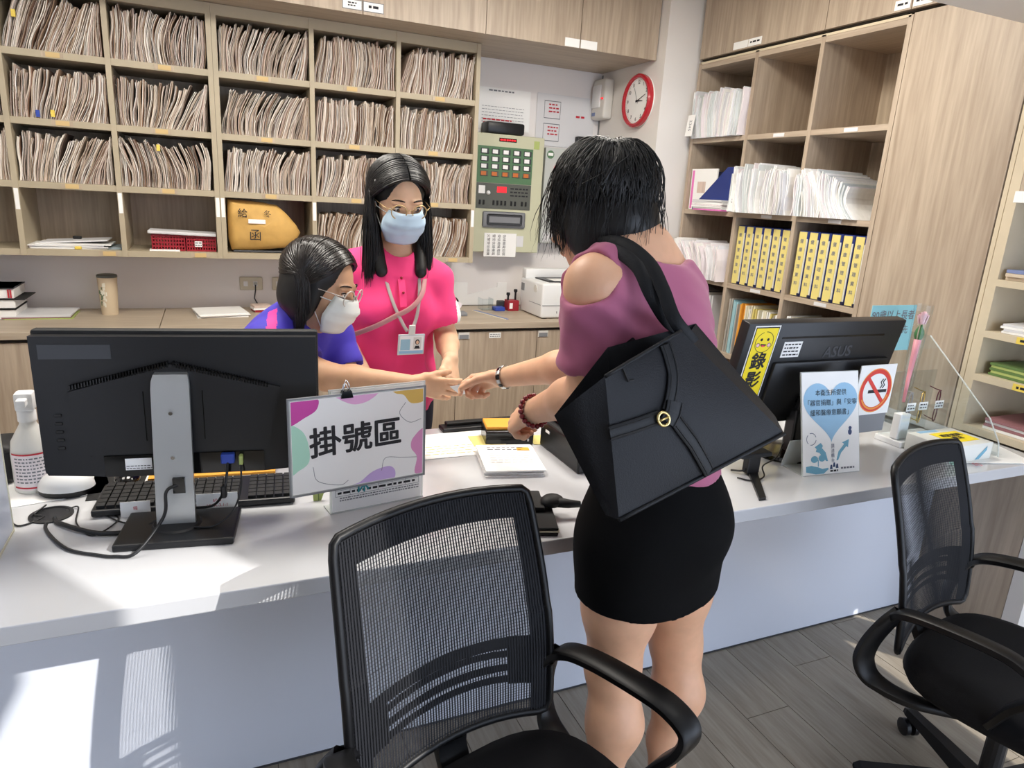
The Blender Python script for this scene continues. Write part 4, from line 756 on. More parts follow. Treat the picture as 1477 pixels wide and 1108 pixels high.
MB(Fs).box(-.040, .040, -.160, .151, .0005, .001).build('yellow_field', 'sign_yellow', stk)
def ring(F, r0, r1, z, a0=0, a1=2*math.pi, n=40, c=(0, 0)):
    return MB(F).add([(c[0]+r*math.cos(a), c[1]+r*math.sin(a), z) for r in (r0, r1) for a in np.linspace(a0, a1, n+1)], [(k, k+1, n+2+k, n+1+k) for k in range(n)])
def disc(F, r, z, c=(0, 0), sx=1, n=24, a0=0, a1=2*math.pi): return MB(F).add([(c[0]+sx*r*math.cos(a), c[1]+r*math.sin(a), z) for a in np.linspace(a0, a1, n, endpoint=False)], [tuple(range(n))])
fc = (0, .108); ring(Fs, .031, .0328, .0013, c=fc, a0=1.9, a1=7.9).build('face_outline', 'ink', stk)
for s in (-1, 1): disc(Fs, .0045, .0014, (s*.012, .116)).build('eye', 'ink', stk); disc(Fs, .006, .0014, (s*.020, .099)).build('cheek', 'cheek_pink', stk); ring(Fs, .0055, .0068, .0015, c=(s*.020, .099)).build('cheek_outline', 'ink', stk)
disc(Fs, .010, .0014, (0, .103), 1.1, 14, math.pi, 2*math.pi).build('mouth', 'ink', stk); disc(Fs, .006, .0016, (0, .099), 1.1, 14, math.pi, 2*math.pi).build('tongue', 'tongue_red', stk)
for i, ch in enumerate('錄影中請'): text(ch, .056, Fs @ Matrix.Translation((0, .045-i*.060, .0012)), stk, 'ink', .0014)
lb = thing('asset_sticker', 'small white printed sticker on the right monitor', 'sticker', tuple(Fm @ Vector((-.12, .25, 0)))); MB(Fm).rbox(-.165, -.095, .225, .275, -.001, .0006, .0003, 1).build('label', 'paper', lb); lines_of_print(MB(), -.16, -.10, .228, .272, 4, Fm, seed=3, lift=.001).build('print', 'ink', lb)
cable('cable', 'black cable drooping from the right monitor to the desk', [(1.47, 1.50, .90), (1.46, 1.47, .82), (1.42, 1.44, .775), (1.38, 1.42, .755), (1.36, 1.45, .745)], .003)
cable('cable', 'thin black cable looping in front of the right monitor foot', [(1.60, 1.50, .79), (1.53, 1.45, .768), (1.45, 1.42, .76), (1.42, 1.38, .747), (1.37, 1.37, .744), (1.34, 1.40, .744)], .0022)
t = thing('tablet_stand', 'black folding stand leg on the desk behind the bag', 'stand', (1.35, 1.40, DZ)); MB().prism([(1.295, 1.262), (1.318, 1.262), (1.43, 1.42), (1.405, 1.43)], DZ, DZ+.008).build('foot_blade', 'black_plastic', t); MB().rbox(1.385, 1.43, 1.41, 1.435, DZ+.004, .80, .004).build('post', 'black_plastic', t); MB().rbox(1.35, 1.46, 1.40, 1.445, .796, .81, .004).build('hinge', 'black_plastic', t)
# ---- heart placard
Fh = frame((1.653, 1.35, DZ), (1, -.07, 0), (.012, .075, .29)); t = thing('heart_placard', 'white placard with a pale blue heart standing before the right monitor', 'sign', (1.653, 1.37, DZ)); hwp, hh = .107, .305
MB(Fh).box(-hwp, hwp, 0, hh, -.005, -.001).build('acrylic_back', 'acrylic_edge', t); sh = MB(Fh).box(-hwp+.002, hwp-.002, .002, hh-.002, -.001, 0).build('sheet', 'paper', t)
MB(frame((1.653, 1.352, DZ), (1, -.07, 0), (0, 1, 0))).box(-hwp, hwp, 0, .085, 0, .003).build('foot', 'acrylic_edge', t); MB(frame((1.653, 1.437, DZ), (1, -.07, 0), (.0, -.05, .20))).box(-hwp, hwp, 0, .09, -.003, 0).build('prop', 'acrylic_edge', t)
mat('heart_blue', (150, 192, 222), .6); mat('heart_teal', (110, 168, 192), .6); mat('heart_navy', (52, 70, 110), .6)
hp = []
for k in range(60):
    a = 2*math.pi*k/60; x = 16*math.sin(a)**3; y = 13*math.cos(a)-5*math.cos(2*a)-2*math.cos(3*a)-math.cos(4*a); hp.append((x/16*.101, .198+y/17*.104, .0005))
MB(Fh).add(hp, [tuple(range(60))]).build('heart', 'heart_blue', sh)
text('本衛生所提供\n「器官捐贈」與「安寧\n緩和醫療意願書」', .0195, Fh @ Matrix.Translation((0, .212, .0009)), sh, 'ink', 0, line=1.5)
text('請\n洽\n櫃\n台', .013, Fh @ Matrix.Translation((.004, .062, .0006)), sh, 'heart_navy', line=1.1)
MB(Fh).prism([(-.040, .095), (-.062, .084), (-.055, .078), (-.056, .076), (-.058, .070), (-.045, .066), (-.020, .040), (-.014, .040), (-.022, .066), (-.036, .080), (-.032, .086)], 0, .0005).build('arrow', 'heart_teal', sh)
MB(Fh).prism([(.066, .100), (.040, .092), (.048, .087), (.026, .066), (.018, .040), (.024, .040), (.036, .062), (.056, .080), (.062, .076)], 0, .0005).build('arrow', 'heart_teal', sh)
MB(Fh).prism([(-.095, .012), (-.06, .004), (-.03, .004), (-.012, .016), (-.014, .020), (-.035, .018), (-.05, .024), (-.075, .030), (-.095, .028)], 0, .0005).build('open_hand', 'heart_teal', sh)
disc(Fh, .010, .0006, (-.064, .048), 1.3).build('sprout_leaf', 'heart_teal', sh); disc(Fh, .010, .0006, (-.036, .050), 1.3).build('sprout_leaf', 'heart_teal', sh); MB(Fh).box(-.0515, -.0485, .026, .046, 0, .0006).build('sprout_stem', 'heart_teal', sh)
for k in range(3): ring(Fh, .0165, .0182, .0006, .3+k*2.09, 1.9+k*2.09, 10, (-.074, .108)).build('cycle_arrow', 'heart_navy', sh)
disc(Fh, .009, .0006, (.070, .122), .8).build('organ_icon', 'heart_navy', sh); disc(Fh, .005, .0006, (.071, .134), 1.2).build('organ_icon', 'heart_navy', sh)
for i, (x, y) in enumerate(((-.002, .022), (.009, .028), (.020, .024))): MB(Fh).prism([(x-.005, y-.007), (x+.005, y-.007), (x+.003, y+.006), (x-.002, y+.006)], 0, .0006).build('people_icon', 'heart_navy', sh)
lines_of_print(MB(), -.006, .027, .006, .014, 1, Fh, seed=2, h=.7).build('print', 'ink', sh); lines_of_print(MB(), .034, .085, .012, .020, 1, Fh, seed=5, h=.7).build('print', 'ink_grey', sh)
# ---- no smoking card
Fn = frame((1.888, 1.447, .878), (1, .02, 0), (.0, -.01, 1)); t = thing('no_smoking_card', 'white no smoking card with a red and orange ring', 'sign', (1.888, 1.447, .86)); mat('ring_red', (216, 60, 50), .5); mat('ring_orange', (236, 150, 60), .5)
MB(Fn).box(-.08, .08, .0, .162, -.003, 0).build('card', 'paper', t); MB(Fn).box(-.075, .075, -.06, .0, -.003, -.0005).build('grey_panel', 'mid_grey', t)
ring(Fn, .055, .069, .0006, c=(.002, .079)).build('ring', 'ring_red', t); ring(Fn, .069, .072, .0006, c=(.002, .079)).build('ring_edge', 'ring_orange', t); ring(Fn, .057, .063, .0009, 3.6, 6.0, 30, (.002, .079)).build('ring_band', 'ring_orange', t)
MB(Fn).box(-.03, .052, .071, .081, 0, .0006).build('cigarette', 'ink', t); MB(Fn).add([(.002+x, .079+y, .001) for x, y in ((-.045, .036), (-.036, .045), (.045, -.036), (.036, -.045))], [(0, 3, 2, 1)]).build('slash', 'ring_red', t)
for x in (.02, .03): MB(Fn).tube([(x, .085, .001), (x+.008, .095, .001), (x, .105, .001), (x+.008, .115, .001)], .0015, 5).build('smoke_curl', 'ink', t)
# ---- clear divider, rose, glasses, boxes
t = thing('acrylic_divider', 'clear acrylic divider with a slanted front corner', 'divider', (2.34, 1.65, DZ)); FD = Matrix(((0, 0, 1, 2.34), (1, 0, 0, 0), (0, 1, 0, DZ), (0, 0, 0, 1)))
prof = [(1.30, .001), (1.99, .001), (1.99, .345), (1.62, .345), (1.355, .12), (1.31, .05)]
MB(FD).prism(prof, 0, .004).build('pane', 'acrylic', t)
ed = MB(); e3 = [Vector((2.342, p[0], DZ+p[1])) for p in (prof[3], prof[4], prof[5], prof[0])]; ed.tube(e3, .0028, 6); ed.build('polished_edge', 'acrylic_edge', t, smooth=True)
MB().box(2.30, 2.38, 1.31, 1.98, DZ, DZ+.004).build('foot', 'acrylic', t)
t = thing('notice_card', 'pale blue card with handwritten characters on a clear rod stand', 'sign', (2.21, 1.68, DZ)); Fb = frame((2.21, 1.68, 1.02), (1, .0, 0), (0, 0, 1)); MB(Fb).box(-.112, .112, 0, .165, -.002, 0).build('card', 'cyan_sheet', t); text('90歲以上長者', .036, Fb @ Matrix.Translation((0, .128, .0003)), t, 'ink_grey', .0003); text('看診優先', .034, Fb @ Matrix.Translation((.02, .075, .0003)), t, 'ink_grey', .0003)
MB().tube([(2.21, 1.684, DZ), (2.21, 1.684, 1.1)], .004, 8).build('rod', 'acrylic_edge', t); MB(Matrix.Translation((2.21, 1.684, DZ))).lathe([(.035, 0), (.035, .004)], 20).build('base', 'acrylic', t)
mat('rose_pink', (236, 196, 204), .6); mat('rose_leaf', (70, 120, 70), .5); mat('wrap_pink', (226, 150, 160), .4)
t = thing('fabric_rose', 'pink fabric rose in a clear sleeve standing by the divider', 'flower', (2.17, 1.55, DZ)); R0 = Vector((2.185, 1.55, 1.155))
for k in range(7):
    a = k*2.4; r = .006+.0018*k; MB(Matrix.Translation(R0) @ Matrix.Rotation(a, 4, 'Z')).grid([[(r*(.7+.5*s)*math.cos(u), r*(.7+.5*s)*math.sin(u), -.012+s*(.042-.0022*k)) for u in np.linspace(-1.1, 1.1, 7)] for s in np.linspace(0, 1, 5)]).build('petal', 'rose_pink', t, smooth=True)
for k in range(2): MB(Matrix.Translation((2.182, 1.55, 1.115)) @ Matrix.Rotation(k*2.6+2.2, 4, 'Z')).grid([[(.012*math.sin(math.pi*min(1, s+.12))*math.cos(u)+.004, .014*math.sin(math.pi*min(1, s+.12))*math.sin(u), -.028+s*.058) for u in np.linspace(-1.4, 1.4, 6)] for s in np.linspace(0, 1, 6)]).build('leaf', 'rose_leaf', t, smooth=True)
MB().tube([(2.176, 1.545, 1.08), (2.182, 1.548, 1.14)], .003, 6).build('stem', 'rose_leaf', t); MB().tube([(2.135, 1.52, .88), (2.155, 1.535, .96), (2.172, 1.545, 1.04), (2.178, 1.548, 1.09)], [.005, .007, .010, .012], 10).build('wrapped_handle', 'wrap_pink', t, smooth=True); MB(frame((2.17, 1.545, .98), (1, 0, 0), (0, 1, 0))).lathe([(.010, -.24), (.024, .10), (.03, .23)], 16, cap=False).build('clear_sleeve', 'acrylic', t, smooth=True)
t = thing('glasses_rack', 'clear rack for reading glasses beside the rose', 'rack', (2.2, 1.51, DZ)); MB().rbox(2.08, 2.31, 1.46, 1.56, DZ, DZ+.02, .003).build('base', 'white_plastic', t); MB().box(2.08, 2.31, 1.545, 1.549, DZ+.02, .98).build('back_pane', 'acrylic', t); MB().box(2.085, 2.305, 1.475, 1.478, DZ+.02, .88).build('front_pane', 'acrylic', t)
MB().rbox(2.085, 2.135, 1.482, 1.51, .762, .85, .003).build('tissue_pack', 'paper', label='white folded papers in the clear rack left of the reading glasses', cat='papers')
mat('frame_wine', (84, 36, 48), .3); mat('frame_gold', (196, 170, 110), .25, .9)
def glasses_v(x, m, label, tagx):
    t = thing('reading_glasses', label, 'glasses', (x, 1.50, .80))
    for s in (0, 1):
        zc = .835+s*.058; pts = [(x+.014*math.cos(a), 1.497+.004*math.cos(a), zc+.026*math.sin(a)) for a in np.linspace(0, 2*math.pi, 24, endpoint=False)]
        r = MB().tube(pts, .0022, 6, closed=True).build('rim', m, t, smooth=True); MB().add([(p[0], p[1], p[2]) for p in pts], [tuple(range(24))]).build('lens', 'lens', r)
    MB().tube([(x+.004, 1.497, .861), (x+.008, 1.494, .864), (x+.004, 1.497, .867)], .0018, 6).build('bridge', m, t); 
    for z in (.812, .918): MB().tube([(x+.01, 1.498, z), (x+.012, 1.52, z), (x+.012, 1.543, z+.004)], .0018, 6).build('temple_arm', m, t)
    tg = MB().box(x-.022, x+.020, 1.488, 1.4892, .858, .886).build('tag', 'paper', t); lines_of_print(MB(), x-.018, x+.016, .861, .883, 2, back((0, 1.488, 0)), seed=int(x*100)).build('print', 'ink', tg)
glasses_v(2.275, 'frame_wine', 'wine red reading glasses hanging at the right of the rack', 0); glasses_v(2.195, 'frame_gold', 'gold reading glasses with a white tag in the middle of the rack', 0); glasses_v(2.135, 'mid_grey', 'grey wire reading glasses at the left of the rack', 0)
t = thing('suggestion_box', 'clear plastic box with a yellow label beside the divider', 'box', (2.19, 1.37, DZ)); mat('frosted', (228, 230, 224), .35); MB().rbox(2.085, 2.30, 1.30, 1.45, DZ, .80, .004).build('body', 'frosted', t, smooth=40); lb = MB(flat((2.215, 1.375, .8003))).box(-.07, .06, -.045, .04, 0, .0006).build('yellow_label', 'sign_yellow', t); text('戒菸諮詢\n請洽', .024, flat((2.21, 1.372, .8012)), lb, 'ink', .0006); MB(flat((2.17, 1.435, .8003))).box(-.05, .04, -.008, .008, 0, .0005).build('blue_print', 'heart_blue', t)
MB(back((2.12, 1.2995, .765))).lathe([(.028, 0), (.028, .0006)], 24, 0, Matrix.Diagonal((1, .9, 1, 1))).build('round_sticker', 'pastel_green', t); MB(back((2.24, 1.2995, .765))).prism([(-.02, -.018), (.025, .02), (.03, .024), (.03, .010), (.0, -.018)], 0, .0006).build('blue_tick', 'heart_teal', t)
t = stack('flyer', 'white flyers with a red seal mark at the right end of the desk', 'papers', 2.30, 1.36, DZ, .30, .19, ['paper', 'paper', 'paper'], .0012, -.3); text('印', .03, flat((2.19, 1.268, DZ+.0042), -.3), t, 'ink_red')
MB().box(1.90, 2.04, 1.60, 1.80, DZ, DZ+.03).build('white_tray', 'white_plastic', label='white tray on the desk behind the no smoking card', cat='tray')
# ================================================================== CHAIRS
mat('chair_mesh', (17, 18, 24), .8); mat('chair_plastic', (9, 9, 11), .42, spec=.35); mat('chair_fabric', (8, 8, 11), .9, bump=(600, .25), spec=.3); mat('caster_black', (20, 20, 24), .35)
def office_chair(loc, rz, label, zt, dz=0):
    t = thing('office_chair', label, 'chair', (loc[0], loc[1], 0), rz); M0 = place((loc[0], loc[1], 0), rz); M = place((loc[0], loc[1], dz), rz)
    zb = .482
    def S(u, v, d=0):   # back surface: u -1..1 across, v 0..1 up
        hw = .213-.012*v+.006*math.sin(math.pi*v); z = zb+(zt-zb)*v+(-.012+.012*(1-u*u))*(1 if v > .5 else 0)+.03*(1-u*u)*max(0, 1-v*4)
        y = -.195-.095*v+.018*math.sin(math.pi*v*1.1)-.028*(1-u*u)+d
        return (u*hw, y, z)
    # frame
    per = [S(-1, v) for v in np.linspace(.06, .94, 14)]+[S(-.985, .985)]+[S(u, 1) for u in np.linspace(-.94, .94, 13)]+[S(.985, .985)]+[S(1, v) for v in np.linspace(.94, .06, 14)]+[S(.96, .015)]+[S(u, 0) for u in np.linspace(.88, -.88, 13)]+[S(-.96, .015)]
    MB(M).tube(per, .0085, 8, closed=True).build('back_frame', 'chair_plastic', t, smooth=True)
    fab = MB(M)                 # open mesh: real threads with gaps
    nu = 72
    for i in range(nu):
        u = -.97+1.94*i/(nu-1); du = .0070
        for d_ in ((.004,) if dz == 0 else (.004, .0005)): fab.grid([[S(u-du, v, d_), S(u+du, v, d_)] for v in np.linspace(.01, .985, 22)])
    for j in range(74):
        v = .012+.973*j/73; dv = .0010
        fab.grid([[S(u, v-dv, .0035) for u in np.linspace(-.98, .98, 14)], [S(u, v+dv, .0035) for u in np.linspace(-.98, .98, 14)]])
    fab.build('mesh_fabric', 'chair_mesh', t, kind='stuff')
    bd = MB(M)                  # doubled border
    for (u0, u1) in ((-.985, -.80), (.80, .985)): bd.grid([[S(u0+(u1-u0)*k/3, v, .001) for k in range(4)] for v in np.linspace(.01, .99, 20)])
    bd.grid([[S(u, .885+.10*k/3+.012*u*u*0, .001) for u in np.linspace(-.8, .8, 14)] for k in range(4)])
    bd.build('border_band', 'chair_mesh', t)
    lm = MB(M)                  # lumbar support with slots
    def band(v0, v1, ua=-.98, ub=.98, arch=.10):
        us = np.linspace(ua, ub, 22); lm.grid([[S(u, v+arch*(1-(u*.9)**2), -.008) for u in us] for v in (v0, v1)])
    band(.285, .335, arch=.07); band(.225, .255); band(.16, .195); band(.09, .130, arch=.11)
    for (ua, ub) in ((-.98, -.60), (.62, .98)): band(.10, .33, ua, ub, .08)
    lm.build('lumbar_support', 'chair_plastic', t)
    # spine bracket
    MB(M).tube([(0, -.232, .50), (0, -.232, .48), (0, -.215, .45), (0, -.15, .415), (0, .0, .405)], 0, 12, flat_=(.032, .012, (0, 1, .3))).build('spine_bracket', 'chair_plastic', t, smooth=50)
    # seat cushion
    st = MB(M); ring_ = lambda s, z: [(.245*s*math.copysign(abs(math.cos(a))**.62, math.cos(a)), .02+.235*s*math.copysign(abs(math.sin(a))**.62, math.sin(a)), z+(-.02*max(0, math.sin(a))**4)*s) for a in np.linspace(0, 2*math.pi, 40, endpoint=False)]
    rows = [ring_(.05, .412), ring_(.86, .412), ring_(.96, .420), ring_(1.0, .440), ring_(.985, .462), ring_(.93, .478), ring_(.80, .487), ring_(.5, .486), ring_(.05, .483)]
    st.grid(rows, close=True); st.add(rows[0], [tuple(range(39, -1, -1))]); st.add(rows[-1], [tuple(range(40))]); st.build('seat', 'chair_fabric', t, smooth=50)
    for s in (-1, 1):
        pth = bez([(s*.212, -.222, .578), (s*.240, -.190, .612), (s*.252, -.12, .630), (s*.262, -.0, .640), (s*.269, .055, .634), (s*.273, .090, .612), (s*.265, .086, .575), (s*.248, .05, .52), (s*.226, .02, .455), (s*.18, .0, .407), (s*.06, .0, .398)])
        a = MB(M); n = len(pth); rows = []
        for i, p in enumerate(pth):
            tg_ = (pth[min(i+1, n-1)]-pth[max(i-1, 0)]).normalized(); ax = Vector((s, 0, .12)) if i < n*.8 else Vector((0, 1, 0)); ax = (ax-tg_*ax.dot(tg_)).normalized(); no = tg_.cross(ax)
            rows.append([p+ax*(.024*cx)+no*(.0095*cy) for cx, cy in ((-1, -.6), (-.8, -1), (.8, -1), (1, -.6), (1, .6), (.8, 1), (-.8, 1), (-1, .6))])
        a.grid(rows, close=True); a.add(rows[0], [tuple(range(7, -1, -1))]); a.add(rows[-1], [tuple(range(8))]); ar = a.build('armrest', 'chair_plastic', t, smooth=50)
        pth = bez([(s*.222, -.205, .605), (s*.238, -.228, .56), (s*.250, -.248, .50), (s*.252, -.250, .45), (s*.245, -.22, .412), (s*.225, -.14, .398), (s*.15, -.03, .396)]); n = len(pth); rows = []; a = MB(M)
        for i, p in enumerate(pth):
            tg_ = (pth[min(i+1, n-1)]-pth[max(i-1, 0)]).normalized(); ax = Vector((s*.9, -.45, .1)); ax = (ax-tg_*ax.dot(tg_)).normalized(); no = tg_.cross(ax); wd = .021+.006*math.sin(math.pi*i/n)
            rows.append([p+ax*(wd*cx)+no*(.010*cy) for cx, cy in ((-1, -.6), (-.8, -1), (.8, -1), (1, -.6), (1, .6), (.8, 1), (-.8, 1), (-1, .6))])
        a.grid(rows, close=True); a.add(rows[-1], [tuple(range(8))]); a.build('arm_bracket', 'chair_plastic', ar, smooth=50)
    MB(M).rbox(-.09, .09, -.10, .12, .375, .411, .01).build('tilt_mechanism', 'black_plastic', t); MB(M).lathe([(.024, .10), (.024, .38)], 16).build('gas_column', 'black_plastic', t); M = M0; MB(M).lathe([(.045, .07), (.05, .09), (.035, .125)], 16).build('hub', 'chair_plastic', t)
    for k in range(5):
        an = k*2*math.pi/5+.35; L = Matrix.Rotation(an, 4, 'Z'); lg = MB(M @ L); lg.grid([[(x, -w_, z-hh_), (x, w_, z-hh_), (x, w_*.8, z), (x, -w_*.8, z)] for x, w_, z, hh_ in ((.03, .026, .112, .045), (.15, .022, .10, .035), (.29, .017, .082, .02), (.305, .012, .075, .012))], close=True); lg = lg.build('star_leg', 'chair_plastic', t)
        MB(M @ L).lathe([(.009, .05), (.009, .076)], 10, 0, Matrix.Translation((.285, 0, 0))).build('caster_stem', 'chair_plastic', lg)
        for q in (-1, 1): MB(M @ L @ Matrix.Translation((.285, q*.013, .025)) @ Matrix.Rotation(math.pi/2, 4, 'X')).lathe([(.018, -.009), (.025, -.006), (.025, .006), (.018, .009)], 18).build('caster_wheel', 'caster_black', lg, smooth=40)
    return t
office_chair((.422, .776), math.radians(-165), 'black mesh-back office chair in front of the desk centre', .945)
office_chair((1.74, .80), math.radians(-165), 'black mesh-back office chair at the right edge of the picture', .945, -.032)
# ================================================================== PEOPLE
A_ = lambda p: np.array(p, dtype=np.float32)
class Field:
    """signed distance field on a grid, meshed by surface nets"""
    def __init__(s, lo, hi, res):
        s.lo = np.array(lo, float); s.res = res; s.n = np.ceil((np.array(hi)-s.lo)/res).astype(int)+1
        s.D = np.full(s.n, .5, np.float32); s.ax = [(s.lo[i]+res*np.arange(s.n[i])).astype(np.float32) for i in range(3)]
    def _sub(s, mn, mx):
        a = np.clip(np.floor((mn-s.lo)/s.res).astype(int), 0, s.n-1); b = np.clip(np.ceil((mx-s.lo)/s.res).astype(int)+1, 1, s.n)
        if np.any(b <= a): return None
        sl = tuple(slice(a[i], b[i]) for i in range(3)); return sl, s.ax[0][sl[0]][:, None, None], s.ax[1][sl[1]][None, :, None], s.ax[2][sl[2]][None, None, :]
    def _mix(s, sl, d, k, op):
        D = s.D[sl]
        if op == 'add':
            h = np.maximum(k-np.abs(D-d), 0)/k if k > 0 else 0; s.D[sl] = np.minimum(D, d)-h*h*k*.25
        else:
            d = -d; h = np.maximum(k-np.abs(D-d), 0)/k if k > 0 else 0; s.D[sl] = np.maximum(D, d)+h*h*k*.25
    def cone(s, a, b, ra, rb, k=.02, flat=None, op='add'):
        a = np.array(a, float); b = np.array(b, float); r = max(ra, rb)+k+s.res*3
        q = s._sub(np.minimum(a, b)-r, np.maximum(a, b)+r)
        if q is None: return s
        sl, x, y, z = q; dx, dy, dz = x-a[0], y-a[1], z-a[2]; v = b-a
        if flat:
            n = np.array(flat[0], float); n /= np.linalg.norm(n); g = 1/flat[1]-1
            t = (dx*n[0]+dy*n[1]+dz*n[2])*g; dx, dy, dz = dx+n[0]*t, dy+n[1]*t, dz+n[2]*t; v = v+n*(v@n)*g
        L = v@v+1e-12; h = np.clip((dx*v[0]+dy*v[1]+dz*v[2])/L, 0, 1)
        d = np.sqrt((dx-h*v[0])**2+(dy-h*v[1])**2+(dz-h*v[2])**2)-(ra+(rb-ra)*h)
        s._mix(sl, d.astype(np.float32), k, op); return s
    def chain(s, pts, rs, k=.02, flat=None):
        for i in range(len(pts)-1): s.cone(pts[i], pts[i+1], rs[i], rs[i+1], k, flat)
        return s
    def ell(s, c, r, k=.02, R=None, op='add'):
        c = np.array(c, float); r = np.array(r, float); m = r.max()+k+s.res*3; q = s._sub(c-m, c+m)
        if q is None: return s
        sl, x, y, z = q; dx, dy, dz = x-c[0], y-c[1], z-c[2]; R = np.eye(3) if R is None else R
        u = [(dx*R[0, i]+dy*R[1, i]+dz*R[2, i]) for i in range(3)]
        k0 = np.sqrt((u[0]/r[0])**2+(u[1]/r[1])**2+(u[2]/r[2])**2); k1 = np.sqrt((u[0]/r[0]**2)**2+(u[1]/r[1]**2)**2+(u[2]/r[2]**2)**2)+1e-9
        s._mix(sl, (k0*(k0-1)/k1).astype(np.float32), k, op); return s
    def cut(s, p, n, k=.0):      # keep the side the normal points away from
        n = np.array(n, float); n /= np.linalg.norm(n); x, y, z = s.ax[0][:, None, None], s.ax[1][None, :, None], s.ax[2][None, None, :]
        d = ((x-p[0])*n[0]+(y-p[1])*n[1]+(z-p[2])*n[2]).astype(np.float32); s.D = np.maximum(s.D, d); return s
    def fold(s, amp, dirs):
        x, y, z = s.ax[0][:, None, None], s.ax[1][None, :, None], s.ax[2][None, None, :]
        for (f, ph, w) in dirs: s.D = s.D+(amp*w*np.sin(x*f[0]+y*f[1]+z*f[2]+ph+1.6*np.sin(z*f[0]*.35+y*f[2]*.4+ph))).astype(np.float32)
        return s
    def mesh(s, smooth=1):
        D = s.D; I = D < 0; n = s.n
        c = np.zeros(n-1, np.int8)
        for i in (0, 1):
            for j in (0, 1):
                for k in (0, 1): c += I[i:n[0]-1+i, j:n[1]-1+j, k:n[2]-1+k]
        idx = np.argwhere((c > 0) & (c < 8)); m = len(idx); vid = np.full(n-1, -1, np.int32); vid[tuple(idx.T)] = np.arange(m)
        acc = np.zeros((m, 3)); cnt = np.zeros(m)
        cor = [(i, j, k) for i in (0, 1) for j in (0, 1) for k in (0, 1)]
        val = {q: D[idx[:, 0]+q[0], idx[:, 1]+q[1], idx[:, 2]+q[2]] for q in cor}
        for q in cor:
            for ax in range(3):
                if q[ax]: continue
                e = list(q); e[ax] = 1; e = tuple(e); a, b = val[q], val[e]; w = (a < 0) != (b < 0); t = np.where(w, a/(a-b+1e-12), 0)
                for d in range(3): acc[:, d] += w*(q[d]+(t if d == ax else 0))
                cnt += w
        V = (idx+acc/cnt[:, None])*s.res+s.lo; Fc = []
        for ax in range(3):
            o = [1, 2] if ax == 0 else [2, 0] if ax == 1 else [0, 1]
            a = [slice(None)]*3; b = [slice(None)]*3; a[ax] = slice(0, -1); b[ax] = slice(1, None)
            A, B = I[tuple(a)], I[tuple(b)]; E = np.argwhere(A != B); E = E[(E[:, o[0]] > 0) & (E[:, o[1]] > 0) & (E[:, o[0]] < n[o[0]]-1) & (E[:, o[1]] < n[o[1]]-1)]
            ins = A[tuple(E.T)]; q = []
            for (p, r) in ((0, 0), (-1, 0), (-1, -1), (0, -1)):
                g = E.copy(); g[:, o[0]] += p; g[:, o[1]] += r; q.append(vid[tuple(g.T)])
            q = np.stack(q, 1); q = np.where(ins[:, None], q, q[:, ::-1]); Fc.append(q)
        Fc = np.concatenate(Fc)
        for _ in range(smooth):
            S = np.zeros_like(V); N = np.zeros(m)
            for i in range(4):
                np.add.at(S, Fc[:, i], V[Fc[:, (i+1) % 4]]+V[Fc[:, i-1]]); np.add.at(N, Fc[:, i], 2)
            V = V*.5+.5*S/np.maximum(N, 1)[:, None]
        return V, Fc
    def build(s, name, mats, parent, smooth=1, colour=None, extra=()):
        V, Fc = s.mesh(smooth)
        for e in extra:
            v2, f2 = e.mesh(1); Fc = np.concatenate([Fc, f2+len(V)]); V = np.concatenate([V, v2])
        me = bpy.data.meshes.new(name); iw = MW[parent.name].inverted(); V = V+np.array(iw.translation)
        me.vertices.add(len(V)); me.vertices.foreach_set('co', V.astype(np.float32).ravel()); me.loops.add(len(Fc)*4); me.loops.foreach_set('vertex_index', Fc.astype(np.int32).ravel())
        me.polygons.add(len(Fc)); me.polygons.foreach_set('loop_start', np.arange(0, len(Fc)*4, 4, dtype=np.int32)); me.polygons.foreach_set('loop_total', np.full(len(Fc), 4, dtype=np.int32))
        me.polygons.foreach_set('use_smooth', np.ones(len(Fc), bool)); me.update(calc_edges=True); me.validate()
        for k in (mats if isinstance(mats, (list, tuple)) else [mats]): me.materials.append(MATS[k])
        o = bpy.data.objects.new(name, me); COL.objects.link(o); o.parent = parent; MW[o.name] = MW[parent.name].copy()
        if colour is not None:
            W_ = V-np.array(iw.translation); cen = W_[Fc].mean(1); me.polygons.foreach_set('material_index', colour(cen).astype(np.int32))
        return o
mat('skin_tan', (206, 162, 128), .5, sss=.12, noise=(30, .05)); mat('skin_fair', (226, 184, 150), .48, sss=.12, noise=(30, .05)); mat('skin_back', (214, 166, 134), .48, sss=.12, noise=(26, .06))
mat('hair_black', (14, 12, 12), .40, spec=.55); mat('hair_brown', (26, 20, 18), .30, spec=.6); mat('hair_cap', (11, 10, 10), .45)
mat('pink_polo', (246, 62, 128), .75, sheen=.1, bump=(700, .12)); mat('indigo_shirt', (62, 48, 178), .7, sheen=.1, bump=(700, .12)); mat('shirt_pink', (240, 60, 150), .7); mat('mauve_top', (168, 92, 122), .78, sheen=.15, bump=(700, .12)); mat('skirt_black', (4, 4, 5), .85, bump=(900, .15), spec=.15); mat('navy_cloth', (26, 28, 48), .8)
mat('mask_blue', (190, 214, 232), .8); mat('mask_white', (226, 230, 226), .8); mat('lens_rim', (206, 200, 192), .3, .3); mat('rim_gold', (196, 168, 120), .35, .6); mat('eye_white', (228, 222, 216), .3); mat('eye_dark', (36, 24, 18), .15); mat('brow_hair', (40, 28, 24), .7); mat('lanyard', (176, 164, 162), .7); mat('lip', (180, 100, 96), .5)
mat('shoe_black', (20, 20, 22), .4)
def nrm(v): v = np.array(v, float); return v/np.linalg.norm(v)
